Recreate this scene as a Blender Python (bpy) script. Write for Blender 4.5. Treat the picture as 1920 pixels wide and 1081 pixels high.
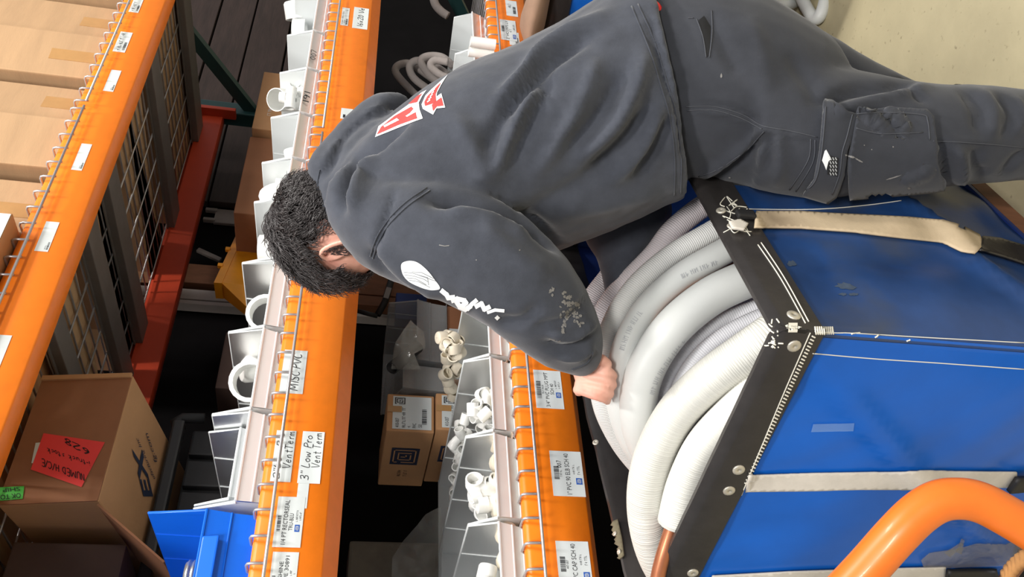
import bpy, bmesh, math, random
import numpy as np
from mathutils import Vector, Matrix, noise
from mathutils.bvhtree import BVHTree
random.seed(7)
for o in list(bpy.data.objects):
    bpy.data.objects.remove(o)
SC = bpy.context.scene
COL = SC.collection

# ---------------------------------------------------------------- camera (portrait phone held sideways)
H = 1.55                                   # eye height above the floor
F = 1597.66                                # focal length in pixels of the 1920 px wide frame
DX = Vector((0.75829253, -0.05892412, 0.64924601))   # world X, Y, Z seen from the camera (u right, v down, forward)
DY = Vector((-0.64693711, -0.19084645, 0.73827503))
DZ = Vector((0.08040408, -0.97984977, -0.18283764))
EYE = Vector((0, 0, H))
cam = bpy.data.cameras.new('camera')
camo = bpy.data.objects.new('camera', cam)
COL.objects.link(camo)
cam.sensor_width = 36
cam.lens = 36 * F / 1920
cam.clip_start = 0.02
rgt = Vector((DX[1], DY[1], DZ[1])); up = Vector((DX[0], DY[0], DZ[0])); bck = -Vector((DX[2], DY[2], DZ[2]))
camo.matrix_world = Matrix(((rgt[0], up[0], bck[0], 0), (rgt[1], up[1], bck[1], 0), (rgt[2], up[2], bck[2], H), (0, 0, 0, 1)))
SC.camera = camo
SC.view_settings.view_transform = 'Standard'
SC.view_settings.look = 'None'
SC.view_settings.gamma = 1
SC.view_settings.use_curve_mapping = False
SC.view_settings.exposure = 0.12

# ---------------------------------------------------------------- world, high-bay lamps and an added fill lamp
w = bpy.data.worlds.new('warehouse_air'); SC.world = w; w.use_nodes = True
w.node_tree.nodes['Background'].inputs[0].default_value = (0.93, 0.96, 1.0, 1)
w.node_tree.nodes['Background'].inputs[1].default_value = 0.42
def area(name, loc, target, sx, sy, power, col=(1, 0.97, 0.93)):
    l = bpy.data.lights.new(name, 'AREA'); l.shape = 'RECTANGLE'; l.size = sx; l.size_y = sy
    l.energy = power; l.color = col
    o = bpy.data.objects.new(name, l); COL.objects.link(o); o.location = loc
    o.rotation_euler = (Vector(target) - Vector(loc)).to_track_quat('-Z', 'Y').to_euler()
    return o
area('high_bay_and_fill_lamp', (1.5, 0.30, 5.6), (1.5, 1.1, 1.0), 0.4, 0.3, 110)
area('high_bay_and_fill_lamp', (-1.5, -0.7, 5.5), (1.0, 1.3, 1.0), 1.2, 0.5, 150)
area('high_bay_and_fill_lamp', (-2.6, -3.8, 4.7), (1.0, 1.5, 1.2), 1.4, 0.6, 220)  # distant fill, added to brighten the bins and shelf interiors
area('high_bay_and_fill_lamp', (2.6, -1.6, 5.5), (1.8, 1.3, 0.9), 1.4, 0.6, 135)

# ---------------------------------------------------------------- helpers
def C(r, g=None, b=None):
    if g is None: r, g, b = r
    f = lambda c: ((c / 255 + 0.055) / 1.055) ** 2.4 if c > 10 else c / 255 / 12.92
    return (f(r), f(g), f(b), 1)
def cray(x, y):
    c = Vector(((540.5 - y) / F, (x - 960) / F, 1.0))
    return Vector((DX.dot(c), DY.dot(c), DZ.dot(c)))
def R(x, y, d): return EYE + cray(x, y) * d
def onY(x, y, Y): r = cray(x, y); return EYE + r * (Y / r[1])
def onX(x, y, X): r = cray(x, y); return EYE + r * (X / r[0])
def onZ(x, y, z): r = cray(x, y); return EYE + r * ((z - H) / r[2])
CAMR = np.array([[DX[i], DY[i], DZ[i]] for i in range(3)])
def pix(co):
    c = (co - np.array([0, 0, H])) @ CAMR.T
    return 960 + F * c[:, 1] / c[:, 2], 540.5 - F * c[:, 0] / c[:, 2]

def M(name, rgb, rough=0.55, metal=0.0, var=0.0, vs=8.0, bump=0.0, bs=60.0, alpha=1.0, spec=0.5, dirt=None, coat=0.0, sheen=0.0, stretch=None):
    m = bpy.data.materials.new(name); m.use_nodes = True
    nt = m.node_tree; n = nt.nodes; L = nt.links; p = n['Principled BSDF']
    p.inputs['Base Color'].default_value = C(rgb); p.inputs['Roughness'].default_value = rough
    p.inputs['Metallic'].default_value = metal; p.inputs['Alpha'].default_value = alpha
    p.inputs['Specular IOR Level'].default_value = spec
    p.inputs['Coat Weight'].default_value = coat
    if sheen: p.inputs['Sheen Weight'].default_value = sheen
    tc = n.new('ShaderNodeTexCoord'); src = tc.outputs['Object']
    if stretch:
        mp = n.new('ShaderNodeMapping'); mp.inputs['Scale'].default_value = stretch
        L.new(src, mp.inputs['Vector']); src = mp.outputs['Vector']
    if var or dirt:
        nz = n.new('ShaderNodeTexNoise'); nz.inputs['Scale'].default_value = vs; nz.inputs['Detail'].default_value = 6
        nz.inputs['Roughness'].default_value = 0.65
        L.new(src, nz.inputs['Vector'])
        rp = n.new('ShaderNodeValToRGB'); L.new(nz.outputs['Fac'], rp.inputs['Fac'])
        c = C(rgb)
        rp.color_ramp.elements[0].position = 0.3; rp.color_ramp.elements[1].position = 0.7
        rp.color_ramp.elements[0].color = tuple(min(1, v * (1 - var)) for v in c[:3]) + (1,)
        rp.color_ramp.elements[1].color = tuple(min(1, v * (1 + var)) for v in c[:3]) + (1,)
        out = rp.outputs['Color']
        if dirt:
            n2 = n.new('ShaderNodeTexNoise'); n2.inputs['Scale'].default_value = dirt[1]; n2.inputs['Detail'].default_value = 8
            L.new(src, n2.inputs['Vector'])
            r2 = n.new('ShaderNodeValToRGB'); L.new(n2.outputs['Fac'], r2.inputs['Fac'])
            r2.color_ramp.elements[0].position = dirt[2]; r2.color_ramp.elements[1].position = dirt[3]
            mx = n.new('ShaderNodeMix'); mx.data_type = 'RGBA'
            L.new(r2.outputs['Color'], mx.inputs[0]); L.new(out, mx.inputs[6]); mx.inputs[7].default_value = C(dirt[0])
            out = mx.outputs[2]
        L.new(out, p.inputs['Base Color'])
    if bump:
        nb = n.new('ShaderNodeTexNoise'); nb.inputs['Scale'].default_value = bs; nb.inputs['Detail'].default_value = 4
        L.new(src, nb.inputs['Vector'])
        b = n.new('ShaderNodeBump'); b.inputs['Strength'].default_value = bump; b.inputs['Distance'].default_value = 0.01
        L.new(nb.outputs['Fac'], b.inputs['Height']); L.new(b.outputs['Normal'], p.inputs['Normal'])
    return m
def ribbed(name, rgb, pitch, strength, rough=0.6, rnd=2.0, stain=None):
    # ribs across a tube: bump along its own length (second UV in metres)
    m = M(name, rgb, rough, var=0.06, vs=14)
    nt = m.node_tree; n = nt.nodes; L = nt.links; p = n['Principled BSDF']
    uv = n.new('ShaderNodeUVMap'); uv.uv_map = 'UVMap'
    mp = n.new('ShaderNodeMapping'); mp.inputs['Scale'].default_value = (0.05, 1 / pitch / 6.283 * 1.0, 1)
    L.new(uv.outputs['UV'], mp.inputs['Vector'])
    wv = n.new('ShaderNodeTexWave'); wv.bands_direction = 'Y'; wv.inputs['Scale'].default_value = 3.14
    wv.inputs['Distortion'].default_value = rnd; wv.inputs['Detail'].default_value = 2; wv.inputs['Detail Scale'].default_value = 2.5
    L.new(mp.outputs['Vector'], wv.inputs['Vector'])
    b = n.new('ShaderNodeBump'); b.inputs['Strength'].default_value = strength; b.inputs['Distance'].default_value = 0.004
    L.new(wv.outputs['Fac'], b.inputs['Height']); L.new(b.outputs['Normal'], p.inputs['Normal'])
    return m

def frosted(name, rgb, clear, rough=0.35):
    # milky plastic: part diffuse, part light let through from behind, part see-through, with a soft gloss
    m = bpy.data.materials.new(name); m.use_nodes = True; nt = m.node_tree; n = nt.nodes; L = nt.links
    n.remove(n['Principled BSDF']); out = n['Material Output']
    d = n.new('ShaderNodeBsdfDiffuse'); d.inputs[0].default_value = C(rgb)
    t = n.new('ShaderNodeBsdfTranslucent'); t.inputs[0].default_value = C(rgb)
    g = n.new('ShaderNodeBsdfGlossy'); g.inputs['Roughness'].default_value = rough; g.inputs[0].default_value = (1, 1, 1, 1)
    x = n.new('ShaderNodeBsdfTransparent'); x.inputs[0].default_value = (.96, .97, .98, 1)
    a = n.new('ShaderNodeMixShader'); a.inputs[0].default_value = 0.22; L.new(d.outputs[0], a.inputs[1]); L.new(t.outputs[0], a.inputs[2])
    b = n.new('ShaderNodeMixShader'); b.inputs[0].default_value = clear; L.new(a.outputs[0], b.inputs[1]); L.new(x.outputs[0], b.inputs[2])
    fr = n.new('ShaderNodeFresnel'); fr.inputs[0].default_value = 1.35
    c = n.new('ShaderNodeMixShader'); L.new(fr.outputs[0], c.inputs[0]); L.new(b.outputs[0], c.inputs[1]); L.new(g.outputs[0], c.inputs[2])
    L.new(c.outputs[0], out.inputs['Surface']); return m

class MB:
    def __init__(s): s.v = []; s.f = []; s.uv = []
    def add(s, vs, fs, uvs=None):
        k = len(s.v); s.v += [Vector(v) for v in vs]
        s.f += [[i + k for i in f] for f in fs]
        s.uv += uvs if uvs else [[(0, 0)] * len(f) for f in fs]
    def box(s, c, size, mat=None, bev=0.0):
        x, y, z = (d / 2 for d in size); c = Vector(c)
        if bev:
            bm = bmesh.new(); bmesh.ops.create_cube(bm, size=1)
            for v in bm.verts: v.co = Vector((v.co.x * size[0], v.co.y * size[1], v.co.z * size[2]))
            bmesh.ops.bevel(bm, geom=bm.edges[:], offset=bev, segments=2, affect='EDGES', profile=0.6)
            bm.verts.index_update()
            vs = [v.co.copy() for v in bm.verts]; fs = [[v.index for v in f.verts] for f in bm.faces]; bm.free()
        else:
            vs = [Vector((a * x, b * y, d * z)) for a in (-1, 1) for b in (-1, 1) for d in (-1, 1)]
            fs = [(0, 1, 3, 2), (4, 6, 7, 5), (0, 4, 5, 1), (2, 3, 7, 6), (0, 2, 6, 4), (1, 5, 7, 3)]
        s.add([(mat @ v if mat else v) + c for v in vs], fs)
    def hexa(s, p):                         # eight corners: bottom four then top four
        s.add(p, [(0, 3, 2, 1), (4, 5, 6, 7), (0, 1, 5, 4), (1, 2, 6, 5), (2, 3, 7, 6), (3, 0, 4, 7)])
    def tube(s, pts, r, n=10, caps=True, closed=False):
        pts = [Vector(p) for p in pts]; m = len(pts)
        rr = r if isinstance(r, (list, tuple)) else [r] * m
        T = []
        for i in range(m):
            a = pts[i - 1] if (i or closed) else pts[i]; b = pts[(i + 1) % m] if (i < m - 1 or closed) else pts[i]
            T.append((b - a).normalized())
        nrm = T[0].orthogonal().normalized(); vs = []; ln = 0; lens = []
        for i in range(m):
            if i:
                nrm = nrm - T[i] * nrm.dot(T[i]); nrm.normalize(); ln += (pts[i] - pts[i - 1]).length
            lens.append(ln); bn = T[i].cross(nrm)
            for k in range(n):
                a = 2 * math.pi * k / n
                vs.append(pts[i] + (nrm * math.cos(a) + bn * math.sin(a)) * rr[i])
        fs = []; uv = []
        for i in range(m if closed else m - 1):
            j = (i + 1) % m
            for k in range(n):
                k2 = (k + 1) % n
                fs.append((i * n + k, i * n + k2, j * n + k2, j * n + k))
                u0, u1 = k / n, (k + 1) / n; l1 = lens[j] if j else ln
                uv.append([(u0, lens[i]), (u1, lens[i]), (u1, l1), (u0, l1)])
        if caps and not closed:
            fs.append(tuple(range(n - 1, -1, -1))); uv.append([(0, 0)] * n)
            fs.append(tuple((m - 1) * n + k for k in range(n))); uv.append([(0, ln)] * n)
        s.add(vs, fs, uv)
    def lathe(s, prof, n=20, mat=None):     # profile of (radius, height) about Z
        vs = []; fs = []
        for r, z in prof:
            for k in range(n):
                a = 2 * math.pi * k / n; vs.append(Vector((r * math.cos(a), r * math.sin(a), z)))
        for i in range(len(prof) - 1):
            for k in range(n):
                k2 = (k + 1) % n
                fs.append((i * n + k, i * n + k2, (i + 1) * n + k2, (i + 1) * n + k))
        if mat: vs = [mat @ v for v in vs]
        s.add(vs, fs)
    def mesh(s, name='mesh', mat=None, smooth=False, angle=None):
        me = bpy.data.meshes.new(name)
        me.from_pydata([tuple(v) for v in s.v], [], s.f)
        ul = me.uv_layers.new(name='UVMap'); k = 0
        flat = [c for f in s.uv for q in f for c in q]
        ul.data.foreach_set('uv', flat)
        if mat: me.materials.append(mat)
        if smooth: me.polygons.foreach_set('use_smooth', [True] * len(me.polygons))
        me.update()
        return me
    def build(s, name, mat, parent=None, smooth=False, angle=None, fix=False):
        me = s.mesh(name, mat, smooth)
        if fix:
            bm = bmesh.new(); bm.from_mesh(me); bmesh.ops.recalc_face_normals(bm, faces=bm.faces); bm.to_mesh(me); bm.free()
        if angle: me.set_sharp_from_angle(angle=math.radians(angle))
        return link(name, me, parent)
def link(name, me, parent=None):
    o = bpy.data.objects.new(name, me); COL.objects.link(o)
    if parent: attach(o, parent)
    return o
def wmat(o):
    return (wmat(o.parent) @ o.matrix_parent_inverse if o.parent else Matrix()) @ Matrix.LocRotScale(o.location, o.rotation_euler, o.scale)
def attach(o, parent):
    o.parent = parent; o.matrix_parent_inverse = wmat(parent).inverted()
def tag(o, label, cat, group=None, kind=None):
    o['label'] = label; o['category'] = cat
    if group: o['group'] = group
    if kind: o['kind'] = kind
    return o
def struct(o): o['kind'] = 'structure'; return o
def thing(name, label, cat, loc, group=None):
    o = bpy.data.objects.new(name, None); COL.objects.link(o); o.location = loc; o.empty_display_size = 0.05
    return tag(o, label, cat, group)
def catmull(P, k=8, closed=False):
    P = [np.array(p, float) for p in P]; out = []; n = len(P)
    rng = range(n if closed else n - 1)
    for i in rng:
        g = lambda j: P[j % n] if closed else P[min(max(j, 0), n - 1)]
        a, b, c, d = g(i - 1), g(i), g(i + 1), g(i + 2)
        for t in np.linspace(0, 1, k, endpoint=False):
            out.append(0.5 * (2 * b + (c - a) * t + (2 * a - 5 * b + 4 * c - d) * t * t + (3 * b - a - 3 * c + d) * t ** 3))
    if not closed: out.append(P[-1])
    return out
def pxpath(P, k=8): return [R(p[0], p[1], p[2]) for p in catmull(P, k)]
def grid(fn, nu, nv, thick=0.0):            # sheet fn(u,v), optional thickness along its normal
    bm = bmesh.new(); V = [[bm.verts.new(fn(i / nu, j / nv)) for j in range(nv + 1)] for i in range(nu + 1)]
    for i in range(nu):
        for j in range(nv): bm.faces.new((V[i][j], V[i + 1][j], V[i + 1][j + 1], V[i][j + 1]))
    bm.normal_update()
    if thick: bmesh.ops.solidify(bm, geom=bm.faces[:], thickness=thick)
    bmesh.ops.recalc_face_normals(bm, faces=bm.faces)
    me = bpy.data.meshes.new('sheet'); bm.to_mesh(me); bm.free(); return me
def setmat(me, mat, smooth=True):
    me.materials.clear(); me.materials.append(mat)
    me.polygons.foreach_set('use_smooth', [smooth] * len(me.polygons)); return me

# text: built-in vector font, or pen strokes for handwriting
GL = {'M': [[(0, 0), (.1, 1), (.4, .3), (.7, 1), (.8, 0)]], 'I': [[(.15, 0), (.2, 1)]], 'S': [[(.6, .9), (.3, 1), (.05, .75), (.5, .4), (.5, .1), (.2, 0), (0, .15)]],
 'C': [[(.6, .85), (.35, 1), (.05, .6), (.15, .1), (.4, 0), (.6, .15)]], 'P': [[(.05, 0), (.15, 1)], [(.12, .95), (.5, .95), (.55, .65), (.1, .45)]],
 'V': [[(0, 1), (.3, 0), (.65, 1)]], '2': [[(0, .8), (.3, 1), (.5, .75), (0, 0), (.6, .05)]], '3': [[(0, .9), (.4, 1), (.45, .7), (.15, .5), (.5, .4), (.4, .05), (0, .05)]],
 '"': [[(.1, 1), (.1, .75)], [(.3, 1), (.3, .75)]], 'L': [[(.1, 1), (0, 0), (.5, .05)]], 'o': [[(.25, .55), (0, .3), (.2, 0), (.45, .25), (.25, .55)]],
 'w': [[(0, .5), (.15, 0), (.3, .4), (.5, 0), (.65, .55)]], 'r': [[(.05, .55), (.1, 0)], [(.1, .35), (.25, .55), (.4, .5)]], 'e': [[(.05, .3), (.4, .35), (.25, .57), (.03, .25), (.2, 0), (.42, .1)]],
 'n': [[(.05, .5), (.05, 0)], [(.05, .35), (.25, .55), (.38, .4), (.4, 0)]], 't': [[(.2, .9), (.2, .1), (.35, .02)], [(0, .6), (.4, .62)]], 'T': [[(0, 1), (.65, .97)], [(.33, 1), (.3, 0)]],
 'm': [[(.02, .5), (.05, 0)], [(.05, .4), (.2, .55), (.3, 0)], [(.3, .4), (.45, .55), (.58, 0)]], '1': [[(.1, 1), (.1, 0)]], '6': [[(.4, 1), (.05, .4), (.2, 0), (.45, .2), (.3, .45), (.08, .3)]],
 'x': [[(0, .55), (.4, 0)], [(.4, .55), (0, 0)]], '0': [[(.25, 1), (0, .5), (.2, 0), (.48, .45), (.25, 1)]], '7': [[(0, .95), (.5, 1), (.15, 0)]], '9': [[(.45, .7), (.2, 1), (.02, .7), (.25, .5), (.45, .75), (.3, 0)]],
 '8': [[(.4, .9), (.15, 1), (.05, .75), (.4, .3), (.2, 0), (.02, .2), (.4, .75), (.4, .9)]], 'i': [[(.1, .5), (.1, 0)], [(.1, .75), (.12, .8)]], '-': [[(0, .35), (.35, .38)]], 'u': [[(.02, .5), (.1, .05), (.35, .1), (.4, .5), (.42, 0)]],
 'c': [[(.38, .5), (.05, .35), (.1, .05), (.38, .1)]], 'k': [[(.05, 1), (.05, 0)], [(.35, .6), (.08, .3), (.4, 0)]], 's': [[(.35, .5), (.1, .5), (.3, .2), (0, .05)]], 'H': [[(.05, 1), (.05, 0)], [(.5, 1), (.5, 0)], [(.05, .5), (.5, .5)]],
 '/': [[(0, -.05), (.4, 1.05)]], 'E': [[(.5, 1), (.05, 1), (.02, 0), (.5, 0)], [(.03, .5), (.4, .52)]], 'N': [[(.05, 0), (.05, 1), (.5, 0), (.5, 1)]], 'D': [[(.05, 0), (.05, 1)], [(.05, 1), (.5, .6), (.4, .1), (.05, 0)]], 'l': [[(.1, 1), (.1, 0)]], 'a': [[(.4, .5), (.05, .3), (.15, 0), (.4, .45), (.42, 0)]], ' ': [], '4': [[(.3, 1), (0, .35), (.5, .35)], [(.38, .6), (.36, 0)]], 'U': [[(0, 1), (.05, .1), (.4, .05), (.5, 1)]]}
ADV = {'"': .5, 'I': .35, '1': .35, 'i': .3, 'l': .3, ' ': .4, '-': .5, 'M': 1.0, 'w': .85, 'm': .75, 'T': .8, 'V': .8, 'o': .6, 'r': .5, 't': .5, '/': .5}
def pen(txt, width=0.09):                   # flat ribbons in a unit-height line
    vs = []; fs = []; x = 0; rnd = random.Random(len(txt) * 7 + ord(txt[0]))
    for ch in txt:
        dy = rnd.uniform(-.05, .05)
        for st in GL.get(ch, []):
            P = [np.array((x + a + .12 * b, b + dy)) for a, b in st]
            if len(P) > 2: P = catmull(P, 4)
            k = len(vs)
            for i, p in enumerate(P):
                t = P[min(i + 1, len(P) - 1)] - P[max(i - 1, 0)]; t = t / (np.linalg.norm(t) + 1e-9); nn = np.array((-t[1], t[0])) * width / 2
                vs += [(p + nn).tolist(), (p - nn).tolist()]
            fs += [(k + 2 * i, k + 2 * i + 1, k + 2 * i + 3, k + 2 * i + 2) for i in range(len(P) - 1)]
        x += ADV.get(ch, .7)
    return vs, fs
def typed(txt, bold=0.0):
    cu = bpy.data.curves.new('t', 'FONT'); cu.body = txt; cu.offset = bold; cu.resolution_u = 2
    o = bpy.data.objects.new('t', cu); COL.objects.link(o)
    bpy.context.view_layer.update()
    me = bpy.data.meshes.new_from_object(o.evaluated_get(bpy.context.evaluated_depsgraph_get()))
    vs = [(v.co.x, v.co.y) for v in me.vertices]; fs = [tuple(p.vertices) for p in me.polygons]
    bpy.data.objects.remove(o); bpy.data.meshes.remove(me); bpy.data.curves.remove(cu)
    return vs, fs
def fit(vf, x0, y0, x1, y1):
    vs, fs = vf; a = np.array(vs); lo = a.min(0); hi = a.max(0); s = (hi - lo); s[s == 0] = 1
    a = (a - lo) / s * np.array((x1 - x0, y1 - y0)) + np.array((x0, y0))
    return a.tolist(), fs
def bars(x0, y0, x1, y1, seed=1):
    rnd = random.Random(seed); vs = []; fs = []; x = x0; u = (x1 - x0) / 60
    while x < x1 - 2 * u:
        wd = rnd.choice((1, 1, 2, 3)) * u; k = len(vs)
        vs += [(x, y0), (x + wd, y0), (x + wd, y1), (x, y1)]; fs.append((k, k + 1, k + 2, k + 3)); x += wd + rnd.choice((1, 1, 2)) * u
    return vs, fs
def greek(x0, y0, x1, y1, seed=1):          # a line of print too small to read: broken strokes
    rnd = random.Random(seed); vs = []; fs = []; h = y1 - y0; x = x0
    while x < x1 - .3 * h:
        for (a, b, c, d) in rnd.choice((((0, 0, .12, 1), (.1, .85, .45, 1)), ((0, 0, .12, 1), (.38, 0, .5, 1), (.1, .45, .4, .58)), ((.18, 0, .3, 1), (0, .86, .48, 1)), ((0, 0, .12, .9), (0, 0, .46, .14)), ((0, .4, .45, .55), (.34, 0, .46, .9)))):
            k = len(vs); vs += [(x + a * h, y0 + b * h), (x + c * h, y0 + b * h), (x + c * h, y0 + d * h), (x + a * h, y0 + d * h)]; fs.append((k, k + 1, k + 2, k + 3))
        x += h * (.68 if rnd.random() < .82 else 1.1)
    return vs, fs
def rect2(x0, y0, x1, y1): return [(x0, y0), (x1, y0), (x1, y1), (x0, y1)], [(0, 1, 2, 3)]
def spiral(x0, y0, x1, y1, t=.1):           # squared spiral emblem out of bars
    w_, h_ = x1 - x0, y1 - y0; vs = []; fs = []
    for a, b, c, d in ((0, 0, 1, t), (1 - t, 0, 1, 1), (.0, 1 - t, 1, 1), (0, .0, t, .62), (0, .8, t, 1), (.2, .2, .2 + t, .8), (.2, .2, .62, .2 + t), (.2, .74, .8, .74 + t), (.72, .2, .72 + t, .8), (.42, .4, .42 + t, .66), (.42, .4, .6, .4 + t)):
        v, f = rect2(x0 + a * w_, y0 + b * h_, x0 + c * w_, y0 + d * h_); k = len(vs); vs += v; fs += [tuple(i + k for i in q) for q in f]
    return vs, fs
def flat(mb, vf, mat4, off=0.0):
    mb.add([mat4 @ Vector((v[0], v[1], off)) for v in vf[0]], vf[1])
def front_plane(x, y, z): return Matrix(((1, 0, 0, x), (0, 0, -1, y), (0, 1, 0, z), (0, 0, 0, 1)))   # local x->X, y->Z, normal -Y

# projected prints and seams: pixel outlines dropped onto a real surface
def bvh_of(objs):
    V = []; Fc = []
    for o in objs:
        m = wmat(o); k = len(V); V += [m @ v.co for v in o.data.vertices]; Fc += [[i + k for i in p.vertices] for p in o.data.polygons]
    return BVHTree.FromPolygons(V, Fc)
def hit(px, py, tree):
    loc, nr, i, d = tree.ray_cast(EYE, cray(px, py).normalized())
    if loc is None: return None, None
    if nr.dot(cray(px, py)) > 0: nr = -nr
    return loc, nr
def decals(name, polys, *a, **k):
    for P in polys: decal(name, [P], *a, **k)
def decal(name, polys, tree, mat, parent, off=0.0012, step=7.0, thick=0.0, smooth=True):
    bm = bmesh.new()
    for P in polys:
        vs = [bm.verts.new((p[0], p[1], 0)) for p in P]
        try: bm.faces.new(vs)
        except Exception: pass
    bmesh.ops.triangulate(bm, faces=bm.faces[:])
    for _ in range(7):
        E = [e for e in bm.edges if e.calc_length() > step]
        if not E: break
        bmesh.ops.subdivide_edges(bm, edges=E, cuts=1); bmesh.ops.triangulate(bm, faces=bm.faces[:])
    dead = []
    for v in bm.verts:
        l, nr = hit(v.co.x, v.co.y, tree)
        if l is None: dead.append(v)
        else: v.co = l + nr * off
    bmesh.ops.delete(bm, geom=dead, context='VERTS')
    med = [e.calc_length() for e in bm.edges]
    if med:
        lim = sorted(med)[len(med) // 2] * 8 + 0.004
        bmesh.ops.delete(bm, geom=[e for e in bm.edges if e.calc_length() > lim], context='EDGES')
    bm.normal_update()
    for f in bm.faces:
        if f.normal.dot(f.calc_center_median() - EYE) > 0: f.normal_flip()
    if thick:
        bmesh.ops.solidify(bm, geom=bm.faces[:], thickness=thick)
        bmesh.ops.recalc_face_normals(bm, faces=bm.faces)
    me = bpy.data.meshes.new(name); bm.to_mesh(me); bm.free(); setmat(me, mat, smooth)
    return link(name, me, parent)
RB = random.Random(21)
def blob(cx, cy, rx, ry, ang=0, n=18):
    k_ = [RB.uniform(.62, 1.12) for _ in range(n)]
    return [(cx + (rx * math.cos(t) * math.cos(ang) - ry * math.sin(t) * math.sin(ang)) * k, cy + (rx * math.cos(t) * math.sin(ang) + ry * math.sin(t) * math.cos(ang)) * k) for t, k in zip(np.linspace(0, 6.2832, n, endpoint=False), k_)]
def strokepoly(P, wd):
    P = [np.array(p[:2], float) for p in P]; out = []
    for i in range(len(P) - 1):
        t = P[i + 1] - P[i]; t = t / (np.linalg.norm(t) + 1e-9); n_ = np.array((-t[1], t[0])) * wd / 2; e = t * wd * .3
        out.append([(P[i] + n_ - e).tolist(), (P[i + 1] + n_ + e).tolist(), (P[i + 1] - n_ + e).tolist(), (P[i] - n_ - e).tolist()])
    return out
def seam(name, lines, tree, mat, parent, r=0.0012):
    many = len(lines) > 14; mb = MB(); o = None
    for P in lines:
        Q = []
        for p in catmull([q[:2] for q in P], 6):
            l, nr = hit(p[0], p[1], tree)
            if l is not None: Q.append(l + nr * r * 0.6)
        if len(Q) > 1: mb.tube(Q, r, 5)
        if not many and mb.v: o = mb.build(name, mat, parent, smooth=True); mb = MB()
    if many: o = mb.build(name, mat, parent, smooth=True); o['kind'] = 'stuff'
    return o

# lofts through pairs of outline pixels at a depth, then one skin over all of them
def loft(mb, secs, k=4, n=28, pw=2.0):
    S = catmull([(a[0], a[1], b[0], b[1], d, h) for a, b, d, h in secs], k)
    cen = []; A = []
    for s in S:
        p, q = R(s[0], s[1], s[4]), R(s[2], s[3], s[4]); cen.append((p + q) / 2); A.append((p - q) / 2)
    vs = []
    for i, s in enumerate(S):
        ax = (cen[min(i + 1, len(S) - 1)] - cen[max(i - 1, 0)]).normalized()
        b = ax.cross(A[i]).normalized() * s[5]
        for t in range(n):
            a = 2 * math.pi * t / n; ca, sa = math.cos(a), math.sin(a)
            f_ = lambda c: math.copysign(abs(c) ** (2 / pw), c)
            vs.append(cen[i] + A[i] * f_(ca) + b * f_(sa))
    fs = [(i * n + t, i * n + (t + 1) % n, (i + 1) * n + (t + 1) % n, (i + 1) * n + t) for i in range(len(S) - 1) for t in range(n)]
    fs += [tuple(range(n - 1, -1, -1)), tuple((len(S) - 1) * n + t for t in range(n))]
    bm = bmesh.new(); V = [bm.verts.new(v) for v in vs]
    for f in fs: bm.faces.new([V[i] for i in f])
    bmesh.ops.recalc_face_normals(bm, faces=bm.faces); bm.verts.index_update()
    mb.add([v.co.copy() for v in bm.verts], [[v.index for v in f.verts] for f in bm.faces]); bm.free()
def ball(mb, c, axes):                       # axes: three world vectors
    bm = bmesh.new(); bmesh.ops.create_icosphere(bm, subdivisions=3, radius=1)
    vs = [Vector(c) + axes[0] * v.co.x + axes[1] * v.co.y + axes[2] * v.co.z for v in bm.verts]
    for v, q in zip(bm.verts, vs): v.co = q
    bmesh.ops.recalc_face_normals(bm, faces=bm.faces); bm.verts.index_update()
    mb.add([v.co.copy() for v in bm.verts], [[v.index for v in f.verts] for f in bm.faces]); bm.free()
def skin(mb, name, voxel, smooth=4, mat=None):
    me = mb.mesh(name); o = bpy.data.objects.new(name, me); COL.objects.link(o)
    m = o.modifiers.new('r', 'REMESH'); m.mode = 'VOXEL'; m.voxel_size = voxel
    if smooth:
        sm = o.modifiers.new('s', 'SMOOTH'); sm.factor = 0.5; sm.iterations = smooth
    bpy.context.view_layer.update()
    out = bpy.data.meshes.new_from_object(o.evaluated_get(bpy.context.evaluated_depsgraph_get()))
    bpy.data.objects.remove(o); bpy.data.meshes.remove(me); out.name = name
    return setmat(out, mat)
def folds(me, lines, lump=0.0, ls=9.0, fine=0.0, fs=40.0, mask=None):
    n = len(me.vertices); co = np.empty(n * 3); me.vertices.foreach_get('co', co); co = co.reshape(-1, 3)
    nr = np.empty(n * 3); me.vertices.foreach_get('normal', nr); nr = nr.reshape(-1, 3)
    facing = np.einsum('ij,ij->i', nr, np.array([0, 0, H]) - co); facing = np.clip(facing / (np.linalg.norm(co - np.array([0, 0, H]), axis=1) * 0.3), 0, 1)
    x, y = pix(co); d = np.zeros(n)
    for P, amp, wd in lines:
        Q = np.array(catmull([p[:2] for p in P], 5)); best = np.full(n, 1e9); tt = np.zeros(n)
        for i in range(len(Q) - 1):
            a, b = Q[i], Q[i + 1]; ab = b - a; l2 = ab @ ab + 1e-9
            t = np.clip(((x - a[0]) * ab[0] + (y - a[1]) * ab[1]) / l2, 0, 1)
            dd = np.hypot(x - a[0] - t * ab[0], y - a[1] - t * ab[1]); up_ = dd < best; best = np.where(up_, dd, best); tt = np.where(up_, (i + t) / (len(Q) - 1), tt)
        d += amp * np.exp(-(best / wd) ** 2) * np.minimum(1, 4 * np.minimum(tt + .05, 1.05 - tt)) * facing
    if lump or fine:
        for i in range(n):
            p = Vector(co[i])
            if lump: d[i] += lump * noise.noise(p * ls)
            if fine: d[i] += fine * noise.noise(p * fs)
    co = co + nr * d[:, None]; me.vertices.foreach_set('co', co.ravel()); me.update()
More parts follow.
